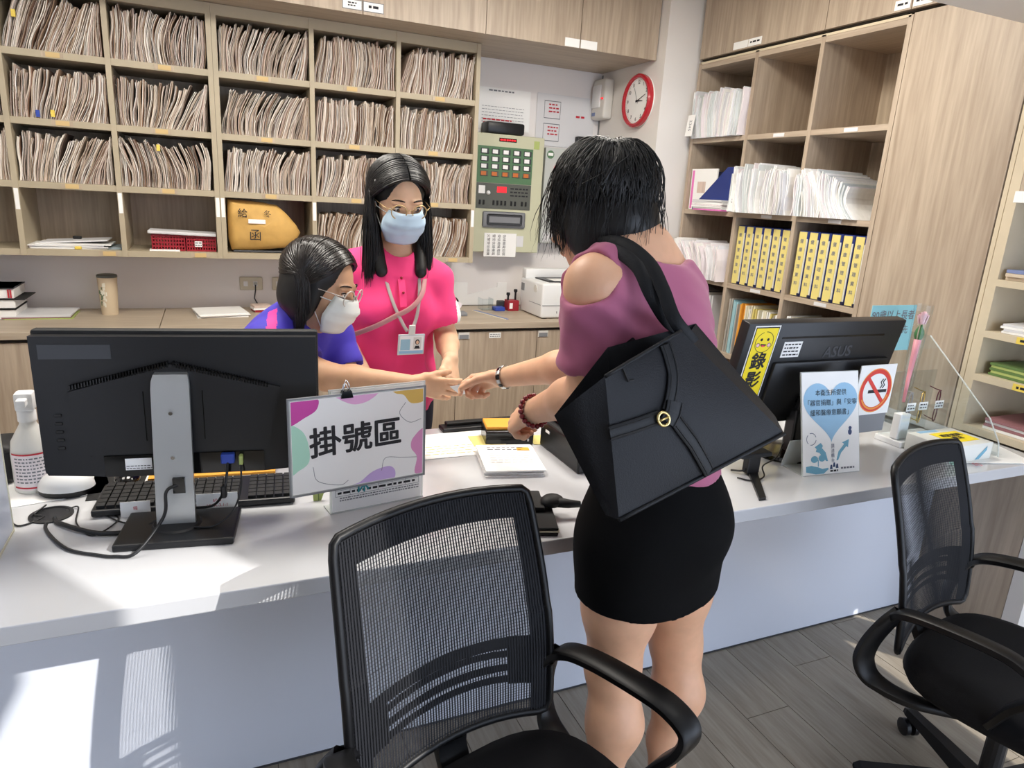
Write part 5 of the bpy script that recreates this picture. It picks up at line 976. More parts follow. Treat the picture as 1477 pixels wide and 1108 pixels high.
def basis(f, up=(0, 0, 1), roll=0):
    """columns: left, forward, up"""
    f = nrm(f); u = np.array(up, float); l = nrm(np.cross(u, f)); u = np.cross(f, l)
    if roll: l, u = l*math.cos(roll)+u*math.sin(roll), u*math.cos(roll)-l*math.sin(roll)
    return np.stack([l, f, u], 1)
def head(fd, c, R, neck, k=.02, nr=.05):
    g = lambda x, y, z: np.array(c)+R @ np.array((x, y, z), float)
    fd.cone(g(0, -.022, -.05), neck, nr, nr+.008, .03)
    fd.ell(g(0, -.012, .034), (.076, .094, .080), .02, R); fd.ell(g(0, .024, -.03), (.062, .070, .088), .03, R); fd.ell(g(0, .040, -.082), (.040, .042, .032), .03, R)
    for s in (-1, 1):
        fd.ell(g(s*.034, .060, -.028), (.024, .026, .026), .02, R); fd.cone(g(s*.020, .089, .024), g(s*.044, .080, .022), .008, .007, .012)
        fd.ell(g(s*.031, .098, .006), (.014, .012, .008), .010, R, 'sub'); fd.cone(g(s*.020, .089, .0055), g(s*.043, .081, .0055), .0065, .005, .004)
        fd.ell(g(s*.076, -.006, -.012), (.008, .019, .031), .008, R); fd.ell(g(s*.083, -.002, -.010), (.005, .010, .018), .004, R, 'sub')
    fd.cone(g(0, .090, .008), g(0, .112, -.024), .007, .010, .012); fd.ell(g(.009, .102, -.029), (.008, .009, .007), .006, R); fd.ell(g(-.009, .102, -.029), (.008, .009, .007), .006, R)
    fd.ell(g(0, .094, -.056), (.024, .010, .008), .010, R); return g
def face_parts(g, R, par, rim='lens_rim', glasses=True, rr=.023, look=0, rest=None):
    for s in (-1, 1):
        e = MB().ball((0, 0, 0), .0115, 12, 0, Matrix.Translation(g(s*.031, .0795, .006))).build('eye', 'eye_white', par, smooth=True)
        MB().ball((0, 0, 0), .0062, 10, 0, Matrix.Translation(g(s*.031+.002*look, .0868, .0035))).build('iris', 'eye_dark', e, smooth=True)
        for dz, r_ in ((.0095, .0022), (.0005, .0014)): MB().tube([g(s*(.020+.0055*q), .0915-.003*(q-2)**2*.35-.0012*q, dz+(.0035 if dz > .005 else -.0015)*math.sin(math.pi*q/4)-(.001)) for q in range(5)], r_, 6).build('eyelid' if dz < .005 else 'upper_eyelid', 'brow_hair', par, smooth=True)
        MB().tube([g(s*(.014+.009*q), .0965-.0022*q-.0006*q*q, .027+(.0035, .0055, .006, .005, .001)[q]) for q in range(5)], [.0016, .0024, .0024, .002, .001], 6).build('eyebrow', 'brow_hair', par, smooth=True)
def spectacles(g, par, label, rim, rr=.0235):
    t = thing('glasses', label, 'glasses', tuple(g(0, .11, 0)))
    for s in (-1, 1):
        pts = [g(s*.033+rr*math.cos(a), .106-.004*math.cos(a)*s*.9, .002+rr*.95*math.sin(a)) for a in np.linspace(0, 2*math.pi, 32, endpoint=False)]
        r = MB().tube(pts, .0017, 6, closed=True).build('rim', rim, t, smooth=True); MB().add(pts, [tuple(range(32))]).build('lens', 'lens', r)
        MB().tube([g(s*.0565, .102, .008), g(s*.074, .086, .010), g(s*.079, .04, .008), g(s*.080, .0, .004), g(s*.079, -.012, -.006)], .0011, 6).build('temple_arm', rim, t, smooth=True)
        MB().tube([g(s*.0565, .104, .008), g(s*.064, .098, .009)], .0018, 6).build('hinge', rim, t, smooth=True)
    MB().tube([g(-.0105, .106, .006), g(0, .109, .010), g(.0105, .106, .006)], .0014, 6).build('bridge', rim, t, smooth=True)
def face_mask(g, par, label, m):
    t = thing('face_mask', label, 'mask', tuple(g(0, .1, -.05))); rows = []
    for v in np.linspace(0, 1, 15):
        z = -.004-.100*v; f = np.interp(v, [0, .12, .32, .55, .8, 1], [.107, .118, .1285, .122, .110, .094]); w = np.interp(v, [0, .3, .6, 1], [.050, .068, .070, .050]); yb = np.interp(v, [0, .5, 1], [.062, .044, .050])
        row = []
        for u in np.linspace(-1, 1, 21):
            a = u*1.45; x = w*math.sin(a)/math.sin(1.45); y = yb+(f-yb)*max(0, math.cos(a))**.75 + .0016*math.sin(v*math.pi*7)*(abs(u) < .85)
            row.append(g(x, y, z+.012*abs(u)**2*(v-.45)*-1.0-(.006*(1-abs(u)) if v > .9 else 0)))
        rows.append(row)
    b = MB(); b.grid(rows); b.grid([[p for p in r] for r in rows[::-1]]); o = b.build('cloth', m, t, smooth=True); so_ = o.modifiers.new('thick', 'SOLIDIFY'); so_.thickness = .0012
    for s in (-1, 1):
        i = 0 if s < 0 else -1
        for q, (e, f_) in enumerate(((.012, 2), (-.034, 12))): MB().tube([tuple(rows[f_][i]), tuple(g(s*.076, .022, (e-.02)*.5-.008)), tuple(g(s*.0815, -.004, e))], .0014, 5).build('ear_loop', 'mask_white', t, smooth=True)
    return t
def hand_field(elbow, wrist, r0, r1, d, *a, **k):
    w = np.array(wrist, float); f = Field(w-.135, w+.135, .0026); e = np.array(elbow, float); u = nrm(w-e); f.cone(w-u*.06, w, r1+(r0-r1)*.06/np.linalg.norm(w-e), r1, .004)
    hand_shape(f, wrist, d, *a, **k); f.cut(w-u*.045, -u); return f
def hand_shape(fd, wrist, d, n, side, curl=(.3, .3, .3, .3), thumb=(.5, .3), spread=.06, sc=1.0, r=1.0):
    """wrist, direction to the knuckles, back-of-hand normal, side = direction of the thumb"""
    d = nrm(d); n = np.array(n, float); n = nrm(n-d*(n@d)); sv = np.cross(d, n); sv = sv if sv @ np.array(side) > 0 else -sv; w = np.array(wrist)
    L = [.068, .076, .070, .056]; off = [.027, .009, -.009, -.026]; kn = [.078, .081, .077, .069]
    for i in range(4):
        k0 = w+(d*kn[i]+sv*off[i]+n*(.003 if i in (1, 2) else 0))*sc; fd.cone(w+sv*off[i]*.5*sc, k0, .0155*sc*r, .0102*sc*r, .010)
        dd = nrm(d+sv*spread*(1.5-i)); p = k0; c = 0
        for q, (l, ra) in enumerate(((.45, .0082), (.31, .0074), (.24, .0066))):
            c += curl[i]*(1, 1.15, .8)[q]; e = dd*math.cos(c)-n*math.sin(c); p2 = p+e*(L[i]*l*sc); fd.cone(p, p2, (.0094, .0083, .0075)[q]*sc*r, ra*sc*r, .003); p = p2
    b = w+(d*.022+sv*.024-n*.006)*sc; dd = nrm(sv*math.sin(thumb[0])+d*math.cos(thumb[0])-n*.25); fd.cone(w+(d*.008+sv*.012-n*.004)*sc, b, .016*sc*r, .014*sc*r, .01); p = b
    for q, (l, ra) in enumerate(((.036, .0112), (.030, .0098), (.024, .0082))):
        a = thumb[0]-q*thumb[1]; e = nrm(sv*math.sin(a)+d*math.cos(a)-n*(.25+.2*q)); p2 = p+e*l*sc; fd.cone(p, p2, .0115*sc*r if q else .0125*sc*r, ra*sc*r, .004 if q else .01); p = p2
    return p
def strands(name, paths, par, m, r0=.0021, n=4):
    mb = MB()
    V = []; Fc = []
    for P in paths:
        P = np.array(P); k = len(P); T = np.gradient(P, axis=0); T /= np.linalg.norm(T, axis=1)[:, None]+1e-9; ref = np.array((.31, .77, .55)); a = np.cross(T, ref); a /= np.linalg.norm(a, axis=1)[:, None]+1e-9; b = np.cross(T, a)
        rad = r0*np.interp(np.linspace(0, 1, k), [0, .1, .75, 1], [.6, 1, .9, .12])*rng.uniform(.7, 1.25); o = len(V)
        for i in range(k):
            for q in range(n): V.append(P[i]+rad[i]*(a[i]*math.cos(2*math.pi*q/n)+b[i]*math.sin(2*math.pi*q/n)))
        for i in range(k-1):
            for q in range(n): Fc.append((o+i*n+q, o+i*n+(q+1) % n, o+(i+1)*n+(q+1) % n, o+(i+1)*n+q))
    mb.v = [tuple(p) for p in V]; mb.f = Fc; mb.m = [0]*len(Fc); return mb.build(name, m, par, smooth=True, kind='stuff')
def great(c, R, rad, crown, phis, th_end, hang, jit=.06, lift=(0, .010), drop=None, n1=9, n2=6, th0=.05, wob=.12, flare=0, inw=.05):
    """strands flowing from the crown over the skull, then hanging"""
    cr = nrm(crown); e1 = nrm(np.array((0, 1, 0))-cr*cr[1]); e2 = np.cross(cr, e1); out = []
    for ph in phis:
        te = th_end(ph)+rng.normal(0, .06); hl = hang(ph)*rng.uniform(.7, 1.12); lf = rng.uniform(*lift); w = rng.normal(0, wob); t0 = .01+abs(rng.normal(0, .16)); P = []
        for t in np.linspace(min(t0, te*.6), te, n1):
            p = ph+w*(t/te)**2; d = cr*math.cos(t)+math.sin(t)*(e1*math.cos(p)+e2*math.sin(p)); P.append(np.array(c)+R @ (d*(np.array(rad)+lf*min(1, t*2))))
        if hl > .004:
            v = nrm(P[-1]-P[-2]); g = np.array((0, 0, -1.)); p = P[-1]; rad_out = P[-1]-np.array(c); rad_out[2] = 0; rad_out = nrm(rad_out)
            for q in range(1, n2+1):
                v = nrm(v*.55+g*.5+(drop(ph, q/n2) if drop is not None else 0)-rad_out*inw*(1-flare)+rng.normal(0, jit, 3)); p = p+v*hl/n2; P.append(p)
        out.append(P)
    return out
def parted(c, R, rad, alphas, side_, beta_end, hang, fwd, lift=(0, .008), n1=8, n2=9, jit=.03):
    """strands flowing sideways from a centre parting"""
    out = []
    for a in alphas:
        be = beta_end(a)+rng.normal(0, .05); hl = hang(a)*rng.uniform(.86, 1.03); lf = rng.uniform(*lift); P = []; p0 = np.array((0, math.sin(a), math.cos(a)))
        for b in np.linspace(.02, be, n1):
            sag = .25*b*(1 if a > 0 else .3); d = p0*math.cos(b)+np.array((side_, 0, 0))*math.sin(b)-np.array((0, 0, .0)); d = d-np.array((0, math.sin(a)*.10*math.sin(b)**1.5 if a > 0 else 0, max(0, a)*.55*math.sin(b)**2)); d = nrm(d); P.append(np.array(c)+R @ (d*(np.array(rad)+lf)))
        v = nrm(P[-1]-P[-2]); p = P[-1]; fw = np.array(fwd(a))
        for q in range(1, n2+1):
            v = nrm(v*.45+np.array((0, 0, -.75))+fw*(1-abs(q/n2*2-.7))*.5+rng.normal(0, jit, 3)); p = p+v*hl/n2; P.append(p)
        out.append(P)
    return out
def lerp(a, b, t): return tuple(np.array(a)*(1-t)+np.array(b)*t)
# ------------------------------------------------------------------ visitor with the handbag
t = thing('person', 'person seen from behind in a mauve cold-shoulder top and black skirt', 'person', (.83, 1.07, 0)); cus = t
Fb_ = (-.30, .954, 0); Rb_ = (.954, .30, 0)
J = dict(pel=(.822, 1.075, .84), wai=(.802, 1.075, 1.06), che=(.768, 1.10, 1.23), upp=(.748, 1.11, 1.32), neck=(.732, 1.12, 1.385), sL=(.620, 1.055, 1.335), sR=(.868, 1.175, 1.320), eL=(.640, 1.085, 1.130), wL=(.618, 1.28, 1.030), eR=(.815, 1.41, 1.10), wR=(.695, 1.632, 1.010),
         hL=(.748, 1.058, .82), hR=(.902, 1.10, .81), kL=(.757, 1.070, .500), kR=(.962, 1.118, .480), aL=(.738, 1.035, .115), aR=(.938, 1.08, .115))
hc = (.685, 1.172, 1.464); HR = basis((-.48, .80, -.36))
b = Field((.44, .86, -.01), (1.12, 1.83, 1.62), .0045)
b.cone(J['pel'], J['wai'], .138, .108, .05, (Fb_, .72)); b.cone(J['wai'], J['che'], .112, .125, .05, (Fb_, .72)); b.cone(J['che'], J['upp'], .125, .105, .05, (Fb_, .70)); b.cone(J['upp'], J['neck'], .085, .055, .05, (Fb_, .8))
for s in 'LR':
    b.cone(J['neck'], J['s'+s], .048, .050, .05); b.cone(J['s'+s], lerp(J['s'+s], J['e'+s], .5), .052, .047, .03); b.cone(lerp(J['s'+s], J['e'+s], .5), J['e'+s], .047, .039, .03)
    f3 = lerp(J['e'+s], J['w'+s], .3); b.cone(J['e'+s], f3, .038, .040, .02); b.cone(f3, J['w'+s], .040, .0255, .02)
    k, h_, a = J['k'+s], J['h'+s], J['a'+s]; th = lerp(h_, k, .5); b.cone(h_, th, .088, .074, .05); b.cone(th, k, .074, .054, .04)
    cf = tuple(np.array(lerp(k, a, .30))+np.array((.004, -.020, 0))); b.cone(k, cf, .051, .053, .04); b.cone(cf, lerp(k, a, .68), .053, .038, .05); b.cone(lerp(k, a, .68), a, .038, .030, .03)
    b.ell(np.array(k)+np.array((.0, .020, .005)), (.042, .036, .05), .03)
    toe = np.array(a)+np.array((-.05, .15, -.085)); b.cone(a, np.array(a)+np.array((0, -.02, -.05)), .03, .028, .02); b.cone(np.array(a)+np.array((0, 0, -.04)), toe, .034, .022, .03, ((0, 0, 1), .7))
hf = [hand_field(J['eL'], J['wL'], .040, .0255, (-.10, .80, -.50), (-.60, -.25, .75), (.8, .2, .3), (.85, .95, 1.0, 1.05), (.25, .1), .04, .96, 1.06), hand_field(J['eR'], J['wR'], .040, .0255, (-.66, .62, -.30), (.46, .50, .70), (-.3, -.2, .9), (.55, .85, 1.0, 1.15), (.30, .10), .05, .94, 1.04)]
g = head(b, hc, HR, J['neck'], nr=.052)
b.build('body', 'skin_back', t, 1, extra=hf)
# top
s_ = Field((.46, .86, .86), (1.08, 1.45, 1.48), .0045)
s_.cone(J['pel'], J['wai'], .166, .132, .05, (Fb_, .78)); s_.cone(J['wai'], J['che'], .132, .142, .05, (Fb_, .78)); s_.cone(J['che'], J['upp'], .142, .118, .05, (Fb_, .76)); s_.cone(J['upp'], J['neck'], .108, .07, .05, (Fb_, .8))
for s in 'LR':
    s_.cone(J['neck'], J['s'+s], .060, .062, .04); m0, m1 = lerp(J['s'+s], J['e'+s], .12), lerp(J['s'+s], J['e'+s], .62); s_.cone(m0, m1, .058, .063, .04)
s_.fold(.0032, [((26, 30, 14), 0, 1), ((-50, 34, 40), 1.3, .9), ((82, -64, 90), 2.2, .5), ((30, 120, 80), .5, .35)])
s_.ell(np.array(J['neck'])+np.array((.012, -.035, .050)), (.115, .085, .072), .012, None, 'sub')                 # wide neckline
s_.ell(np.array(J['neck'])+np.array((.10, .02, .035)), (.07, .075, .050), .015, None, 'sub')
s_.ell(np.array(J['sL'])+np.array((-.040, -.018, .020)), (.056, .062, .050), .010, None, 'sub'); s_.ell(np.array(J['sR'])+np.array((.045, .01, .025)), (.058, .062, .055), .010, None, 'sub')   # open shoulders
for s in 'LR':
    e = np.array(J['e'+s])-np.array(J['s'+s]); p = lerp(J['s'+s], J['e'+s], .72); q = Field.__new__(Field)
    # trim the sleeve end: carve a slab beyond the hem around the arm
    s_.cone(lerp(J['s'+s], J['e'+s], .95), lerp(J['s'+s], J['e'+s], 1.25), .074, .085, 0, None, 'sub')
s_.cut((0, 0, .962), (0, 0, -1)); s_.build('top', 'mauve_top', t, 2)
# strap of fabric over the shoulder and the sleeve hem
MB().tube([tuple(np.array(J['neck'])+np.array(o)) for o in ((-.055, -.062, -.005), (-.058, -.03, .012), (-.062, .01, .016), (-.066, .05, .0))], 0, 10, flat_=(.016, .005, (-.3, -.5, 1))).build('shoulder_band', 'mauve_top', t, smooth=True)
k_ = Field((.60, .88, .58), (1.06, 1.28, 1.03), .0045)
k_.cone((.824, 1.075, .66), J['pel'], .150, .160, .04, (Fb_, .78)); k_.cone(J['pel'], J['wai'], .160, .122, .05, (Fb_, .76)); k_.ell((.845, 1.015, .86), (.105, .08, .09), .06)
for s in 'LR': k_.cone(J['h'+s], lerp(J['h'+s], J['k'+s], .65), .094, .086, .06)
k_.fold(.0012, [((30, 20, 18), 0, 1), ((-24, 40, 30), 2, .8)]); k_.cut((.83, 0, .682), (-.05, .0, -1)); k_.cut((0, 0, 1.0), (0, 0, 1)); k_.build('skirt', 'skirt_black', t, 3)
for s in 'LR':
    a = np.array(J['a'+s]); toe = a+np.array((-.052, .155, -.085)); f_ = Field(np.minimum(a, toe)-.07, np.maximum(a, toe)+.06, .005); f_.cone(a+np.array((0, -.012, -.045)), toe, .042, .030, .02, ((0, 0, 1), .8)); f_.cone(a+np.array((0, -.025, -.06)), a+np.array((0, -.025, -.10)), .018, .012, .02); f_.cut(a+np.array((0, 0, -.03)), (0, -.3, 1)); f_.build('shoe', 'shoe_black', t, 1)
# hair: dark cap under layered strands
hp = Field(np.array(hc)-.2, np.array(hc)+.2, .0055); gg = lambda x, y, z: np.array(hc)+HR @ np.array((x, y, z), float)
hp.ell(gg(0, -.016, .036), (.077, .096, .081), .02, HR); hp.ell(gg(0, -.045, -.034), (.071, .060, .066), .03, HR); hp.ell(gg(.056, .006, -.03), (.030, .050, .070), .03, HR); hp.ell(gg(-.056, .006, -.03), (.030, .050, .070), .03, HR); hp.ell(gg(0, .085, -.06), (.06, .06, .10), .01, HR, 'sub'); hp.build('hair_cap', 'hair_cap', t, 1)
ph = np.concatenate([rng.uniform(0, 2*math.pi, 1500), rng.normal(.9, .35, 250), rng.normal(-.9, .35, 120)])
def th_e(p): return 1.22 if abs((p+math.pi) % (2*math.pi)-math.pi) < .55 else 1.62
def hg(p):
    q = abs((p+math.pi) % (2*math.pi)-math.pi); return .045 if q < .5 else .110 if q < 1.25 else .105 if q < 2.2 else .118
strands('hair', great(gg(0, -.016, .034), HR, (.077, .097, .083), (0, -.42, .9), ph, th_e, hg, .07, (.0, .010), wob=.28, inw=.11), t, 'hair_black', .0021)
ph = rng.uniform(0, 2*math.pi, 260); strands('flyaway_hair', great(gg(0, -.016, .034), HR, (.079, .098, .084), (0, -.42, .9), ph, lambda p: th_e(p)-.1, lambda p: hg(p)*1.1+.01, .14, (.004, .018), wob=.45, flare=1.6), t, 'hair_black', .0009, 3)
# jewellery
def beads(name, label, c, axis, R_, n, r, m, cat='bracelet', sq=1, parts=True):
    t_ = thing(name, label, cat, tuple(c)); ax = nrm(axis); e1 = nrm(np.cross(ax, (.2, .3, .93))); e2 = np.cross(ax, e1)
    for i in range(n):
        a = 2*math.pi*i/n; p = np.array(c)+e1*R_*math.cos(a)+e2*R_*sq*math.sin(a); MB().ball(tuple(p), r, 8).build('bead', m, t_, smooth=True)
mat('bead_red', (112, 14, 26), .18, coat=.5)
ax = np.array(J['wL'])-np.array(J['eL']); beads('bead_bracelet', 'dark red bead bracelet on the wrist above the ink pad box', lerp(J['eL'], J['wL'], .93), ax, .0335, 19, .0062, 'bead_red')
t_ = thing('wrist_band', 'silver and black wristband on the hand holding out the card', 'bracelet', lerp(J['eR'], J['wR'], .95)); ax = nrm(np.array(J['wR'])-np.array(J['eR'])); e1 = nrm(np.cross(ax, (0, 0, 1))); e2 = np.cross(ax, e1); cc = np.array(lerp(J['eR'], J['wR'], .96))
for i in range(16):
    a0, a1 = 2*math.pi*i/16, 2*math.pi*(i+.86)/16; MB().grid([[cc+ax*w_+(e1*math.cos(a)+e2*math.sin(a))*(.0305+.0015*(abs(w_) < .006)) for a in (a0, (a0+a1)/2, a1)] for w_ in (-.007, -.005, .005, .007)]).build('link', 'silver' if i % 2 else 'black_gloss', t_, smooth=True)
nk = np.array(J['neck']); t_ = thing('necklace', 'pale bead necklace at the nape of the neck', 'necklace', tuple(nk))
for i in range(15):
    a = math.radians(150+i*16); MB().ball(tuple(nk+np.array((.064*math.cos(a), .060*math.sin(a)-.004, .010-.010*math.cos(math.radians(i*16-110))))), .0042, 6).build('bead', 'edge_cream', t_, smooth=True)
# ------------------------------------------------------------------ handbag
mat('bag_leather', (20, 22, 27), .55, bump=(420, .35), spec=.3); mat('bag_strap', (18, 20, 24), .5, bump=(420, .2), spec=.3); mat('bag_stitch', (10, 11, 13), .6)
t = thing('handbag', 'black leather tote bag with a knotted belt and gold buckle on the shoulder', 'bag', (.75, .90, .99))
TL, TR, BR, BL = [Vector(p) for p in ((.535, .860, 1.226), (.695, .900, 1.284), (.947, .890, 1.089), (.567, .830, .998))]
DV = Vector((.052, .078, .004)); nb = (TR-BL).cross(TL-BR).normalized(); nb = nb if nb.y < 0 else -nb
def onbag(u, v, lift=0):      # u left-right, v bottom-top of the front panel
    p = (BL*(1-u)+BR*u)*(1-v)+(TL*(1-u)+TR*u)*v; return p+nb*(lift+.016*math.sin(math.pi*min(max(u, 0), 1))*math.sin(math.pi*min(max(v, .0), 1))**.7)
fp = MB(); n_ = 14; fp.grid([[onbag(u, v) for u in np.linspace(0, 1, n_)] for v in np.linspace(0, 1, n_)]); fp.build('front_panel', 'bag_leather', t, smooth=True)
BTL, BTR, BBR, BBL = Vector((.600, .965, 1.245)), Vector((.792, .985, 1.278)), BR+DV, BL+DV*1.05
MB().grid([[(BBL*(1-u)+BBR*u)*(1-v)+(BTL*(1-u)+BTR*u)*v-nb*.008*math.sin(math.pi*u)*math.sin(math.pi*v) for u in np.linspace(0, 1, 8)] for v in np.linspace(0, 1, 8)]).build('rear_panel', 'bag_leather', t, smooth=True)
G1, G2 = Vector((.471, .892, 1.158)), Vector((.562, .862, .992)); gs = MB()
gs.grid([[TL*(1-v)+BL*v, (TL*.55+G1*.45)*(1-v)+(BL*.6+G2*.4)*v-Vector((.0, -.012, 0))*math.sin(math.pi*v), G1*(1-v)+G2*v, (G1*.5+BTL*.5)*(1-v)+(G2*.5+BBL*.5)*v, BTL*(1-v)+BBL*v] for v in np.linspace(0, 1, 10)]); gs.build('left_gusset', 'bag_leather', t, smooth=True)
mR = (TR+BTR)/2+Vector((-.01, .0, -.03)); mB = (BR+BBR)/2; MB().grid([[TR*(1-v)+BR*v, mR*(1-v)+mB*v+Vector((.0, .0, -.01))*math.sin(math.pi*v), BTR*(1-v)+BBR*v] for v in np.linspace(0, 1, 10)]).build('right_gusset', 'bag_leather', t, smooth=True)
MB().grid([[BL, G2, BBL], [BL*.5+BR*.5, (BL+BR+BBL+BBR)/4-Vector((0, 0, .006)), BBL*.5+BBR*.5], [BR, mB, BBR]]).build('base', 'bag_leather', t)
MB().tube([onbag(u, 0, .001) for u in np.linspace(0, 1, 10)], .004, 6).build('base_piping', 'bag_strap', t, smooth=True); MB().tube([onbag(u, 1, .001) for u in np.linspace(0, 1, 10)], .0035, 6).build('rim_piping', 'bag_strap', t, smooth=True)
ft = MB(); ft.tube([BL+DV*.35+(BR-BL)*.06-Vector((0, 0, .001)), BL+DV*.35+(BR-BL)*.16-Vector((0, 0, .001))], .012, 8); ft.build('base_tab', 'bag_strap', t, smooth=True)
def belt(nm, pts, w_, lift=.004, mi='bag_strap'):
    P = []
    for (u0, v0), (u1, v1) in zip(pts[:-1], pts[1:]):
        for k in range(7): P.append((u0+(u1-u0)*k/7, v0+(v1-v0)*k/7))
    P.append(pts[-1]); Q = [onbag(u, v, lift) for u, v in P]; rows = []
    for i, p in enumerate(Q):
        d = (Q[min(i+1, len(Q)-1)]-Q[max(i-1, 0)]).normalized(); s = d.cross(nb).normalized(); rows.append([p-s*w_-nb*.003, p-s*w_, p-s*(w_-.002)+nb*.0015, p+s*(w_-.002)+nb*.0015, p+s*w_, p+s*w_-nb*.003])
    o = MB().grid(rows).build(nm, mi, t, smooth=40)
    for sg in (-1, 1): MB().tube([p+(Q[min(i+1, len(Q)-1)]-Q[max(i-1, 0)]).normalized().cross(nb)*(sg*(w_-.0045))+nb*.002 for i, p in enumerate(Q)], .0007, 4).build('stitch_line', 'bag_stitch', o)
    return o
belt('belt', [(-.02, .62), (.15, .60), (.33, .585)], .0115); belt('belt', [(.40, .60), (.60, .80), (.735, .985)], .0115); belt('belt', [(.42, .55), (.47, .30), (.50, .02)], .0125); belt('knot_loop', [(.355, .53), (.42, .58), (.47, .64)], .017, .009)
bk = [onbag(.335+.038*math.cos(a), .572+.048*math.sin(a), .010) for a in np.linspace(0, 2*math.pi, 28, endpoint=False)]
mat('brass', (208, 188, 130), .22, 1); MB().tube(bk, .0028, 7, closed=True).build('buckle', 'brass', t, smooth=True); MB().tube([onbag(.300, .575, .013), onbag(.372, .572, .011)], .0018, 6).build('buckle_pin', 'brass', t, smooth=True)
for u in (.20, .68):
    MB().tube([onbag(u, .985, .002), onbag(u, .90, .004), onbag(u+.05, .89, .004)], .0018, 5).build('handle_stitching', 'bag_stitch', t)
def strap(nm, pts):
    P = bez(pts, 6); rows = []
    for i, p in enumerate(P):
        d = (P[min(i+1, len(P)-1)]-P[max(i-1, 0)]).normalized(); s = d.cross(Vector((-.55, -.8, .25))).normalized(); no = s.cross(d).normalized(); rows.append([p+s*(.0115*cx)+no*(.0035*cy) for cx, cy in ((-1, -.5), (-.8, -1), (.8, -1), (1, -.5), (1, .5), (.8, 1), (-.8, 1), (-1, .5))])
    MB().grid(rows, close=True).build(nm, 'bag_strap', t, smooth=50)
strap('handle', [(.725, .902, 1.262), (.693, .918, 1.30), (.685, .948, 1.345), (.676, .985, 1.385), (.655, 1.045, 1.412), (.640, 1.11, 1.398), (.655, 1.15, 1.34), (.68, 1.10, 1.27), (.66, .98, 1.24)])
strap('handle', [(.758, .975, 1.266), (.705, .955, 1.292), (.672, .962, 1.335), (.660, .995, 1.378), (.642, 1.05, 1.400), (.632, 1.10, 1.388), (.65, 1.14, 1.33), (.68, 1.08, 1.26), (.67, .985, 1.236)])
# ------------------------------------------------------------------ clerk in pink
t = thing('person', 'person in a bright pink polo shirt and pale blue mask with long black hair', 'person', (.55, 2.29, 0)); Fp = (.10, -.995, 0)
J = dict(pel=(.545, 2.30, .84), wai=(.540, 2.285, .98), che=(.548, 2.262, 1.12), upp=(.556, 2.262, 1.20), neck=(.562, 2.268, 1.262), sR=(.418, 2.275, 1.218), sL=(.690, 2.252, 1.190), eL=(.728, 2.215, .992), wL=(.690, 2.045, .962), eR=(.375, 2.27, 1.0), wR=(.43, 2.12, .90))
hc = (.553, 2.215, 1.447); HR = basis((.10, -.93, -.34), roll=.03)
b = Field((.28, 1.84, .78), (.82, 2.46, 1.60), .004)
b.cone(J['pel'], J['wai'], .140, .118, .05, (Fp, .72)); b.cone(J['wai'], J['che'], .118, .125, .05, (Fp, .72)); b.cone(J['che'], J['upp'], .125, .10, .05, (Fp, .7)); b.cone(J['upp'], J['neck'], .08, .05, .05, (Fp, .8))
for s in 'LR':
    b.cone(J['neck'], J['s'+s], .045, .045, .05); b.cone(J['s'+s], J['e'+s], .046, .036, .03); f3 = lerp(J['e'+s], J['w'+s], .3); b.cone(J['e'+s], f3, .036, .036, .02); b.cone(f3, J['w'+s], .036, .024, .02)
hf = [hand_field(J['eL'], J['wL'], .036, .024, (-.10, -.66, -.74), (.60, -.50, .45), (-.8, -.3, .3), (.25, .35, .45, .55), (.50, .2), .06, .92, 1.0), hand_field(J['eR'], J['wR'], .036, .024, (.2, -.7, -.68), (-.5, -.5, .5), (.8, -.3, .2), (.4, .4, .4, .4), (.5, .25), .05, .92, 1.0)]
g = head(b, hc, HR, J['neck'], nr=.046); b.build('body', 'skin_fair', t, 1, extra=hf)
s_ = Field((.28, 2.04, .70), (.86, 2.50, 1.30), .0045)
s_.cone((.545, 2.30, .74), J['pel'], .160, .162, .05, (Fp, .78)); s_.cone(J['pel'], J['wai'], .162, .145, .05, (Fp, .78)); s_.cone(J['wai'], J['che'], .145, .146, .05, (Fp, .78)); s_.cone(J['che'], J['upp'], .146, .122, .05, (Fp, .78)); s_.cone(J['upp'], J['neck'], .105, .058, .04, (Fp, .85))
for s in 'LR': s_.cone(J['neck'], J['s'+s], .055, .058, .04); s_.cone(J['s'+s], lerp(J['s'+s], J['e'+s], .62), .058, .066, .03)
for sx in (-.055, .06): s_.ell((.552+sx, 2.175, 1.085), (.055, .045, .055), .05)
s_.fold(.0020, [((30, 12, 20), 0, 1), ((-22, 30, 34), 1.1, .8), ((48, 30, -40), .4, .6)])
for s in 'LR': s_.cone(lerp(J['s'+s], J['e'+s], .98), lerp(J['s'+s], J['e'+s], 1.3), .072, .09, 0, None, 'sub')
s_.ell(np.array(J['neck'])+np.array((-.004, -.035, .045)), (.052, .062, .060), .006, None, 'sub'); s_.cut((0, 0, .735), (0, 0, -1))
def pc_(c):
    p = np.array(J['eL']); d = np.array(lerp(J['sL'], J['eL'], .60)); return ((c[:, 0] > .752) & (c[:, 2] < 1.125) & (c[:, 2] > 1.03)).astype(int)
s_.build('polo_shirt', ['pink_polo', 'paper'], t, 1, pc_)
nk = np.array(J['neck'])
for sg in (-1, 1):      # collar leaves
    MB().grid([[nk+np.array((sg*(.012+.050*u), -.066+.055*u*u, -.010+.028*u+v*(-.030+.006*u))) + np.array((sg*.012*v, -.012*v, 0)) for u in np.linspace(0, 1, 7)] for v in (0, .5, 1)]).build('collar', 'pink_polo', t, smooth=True)
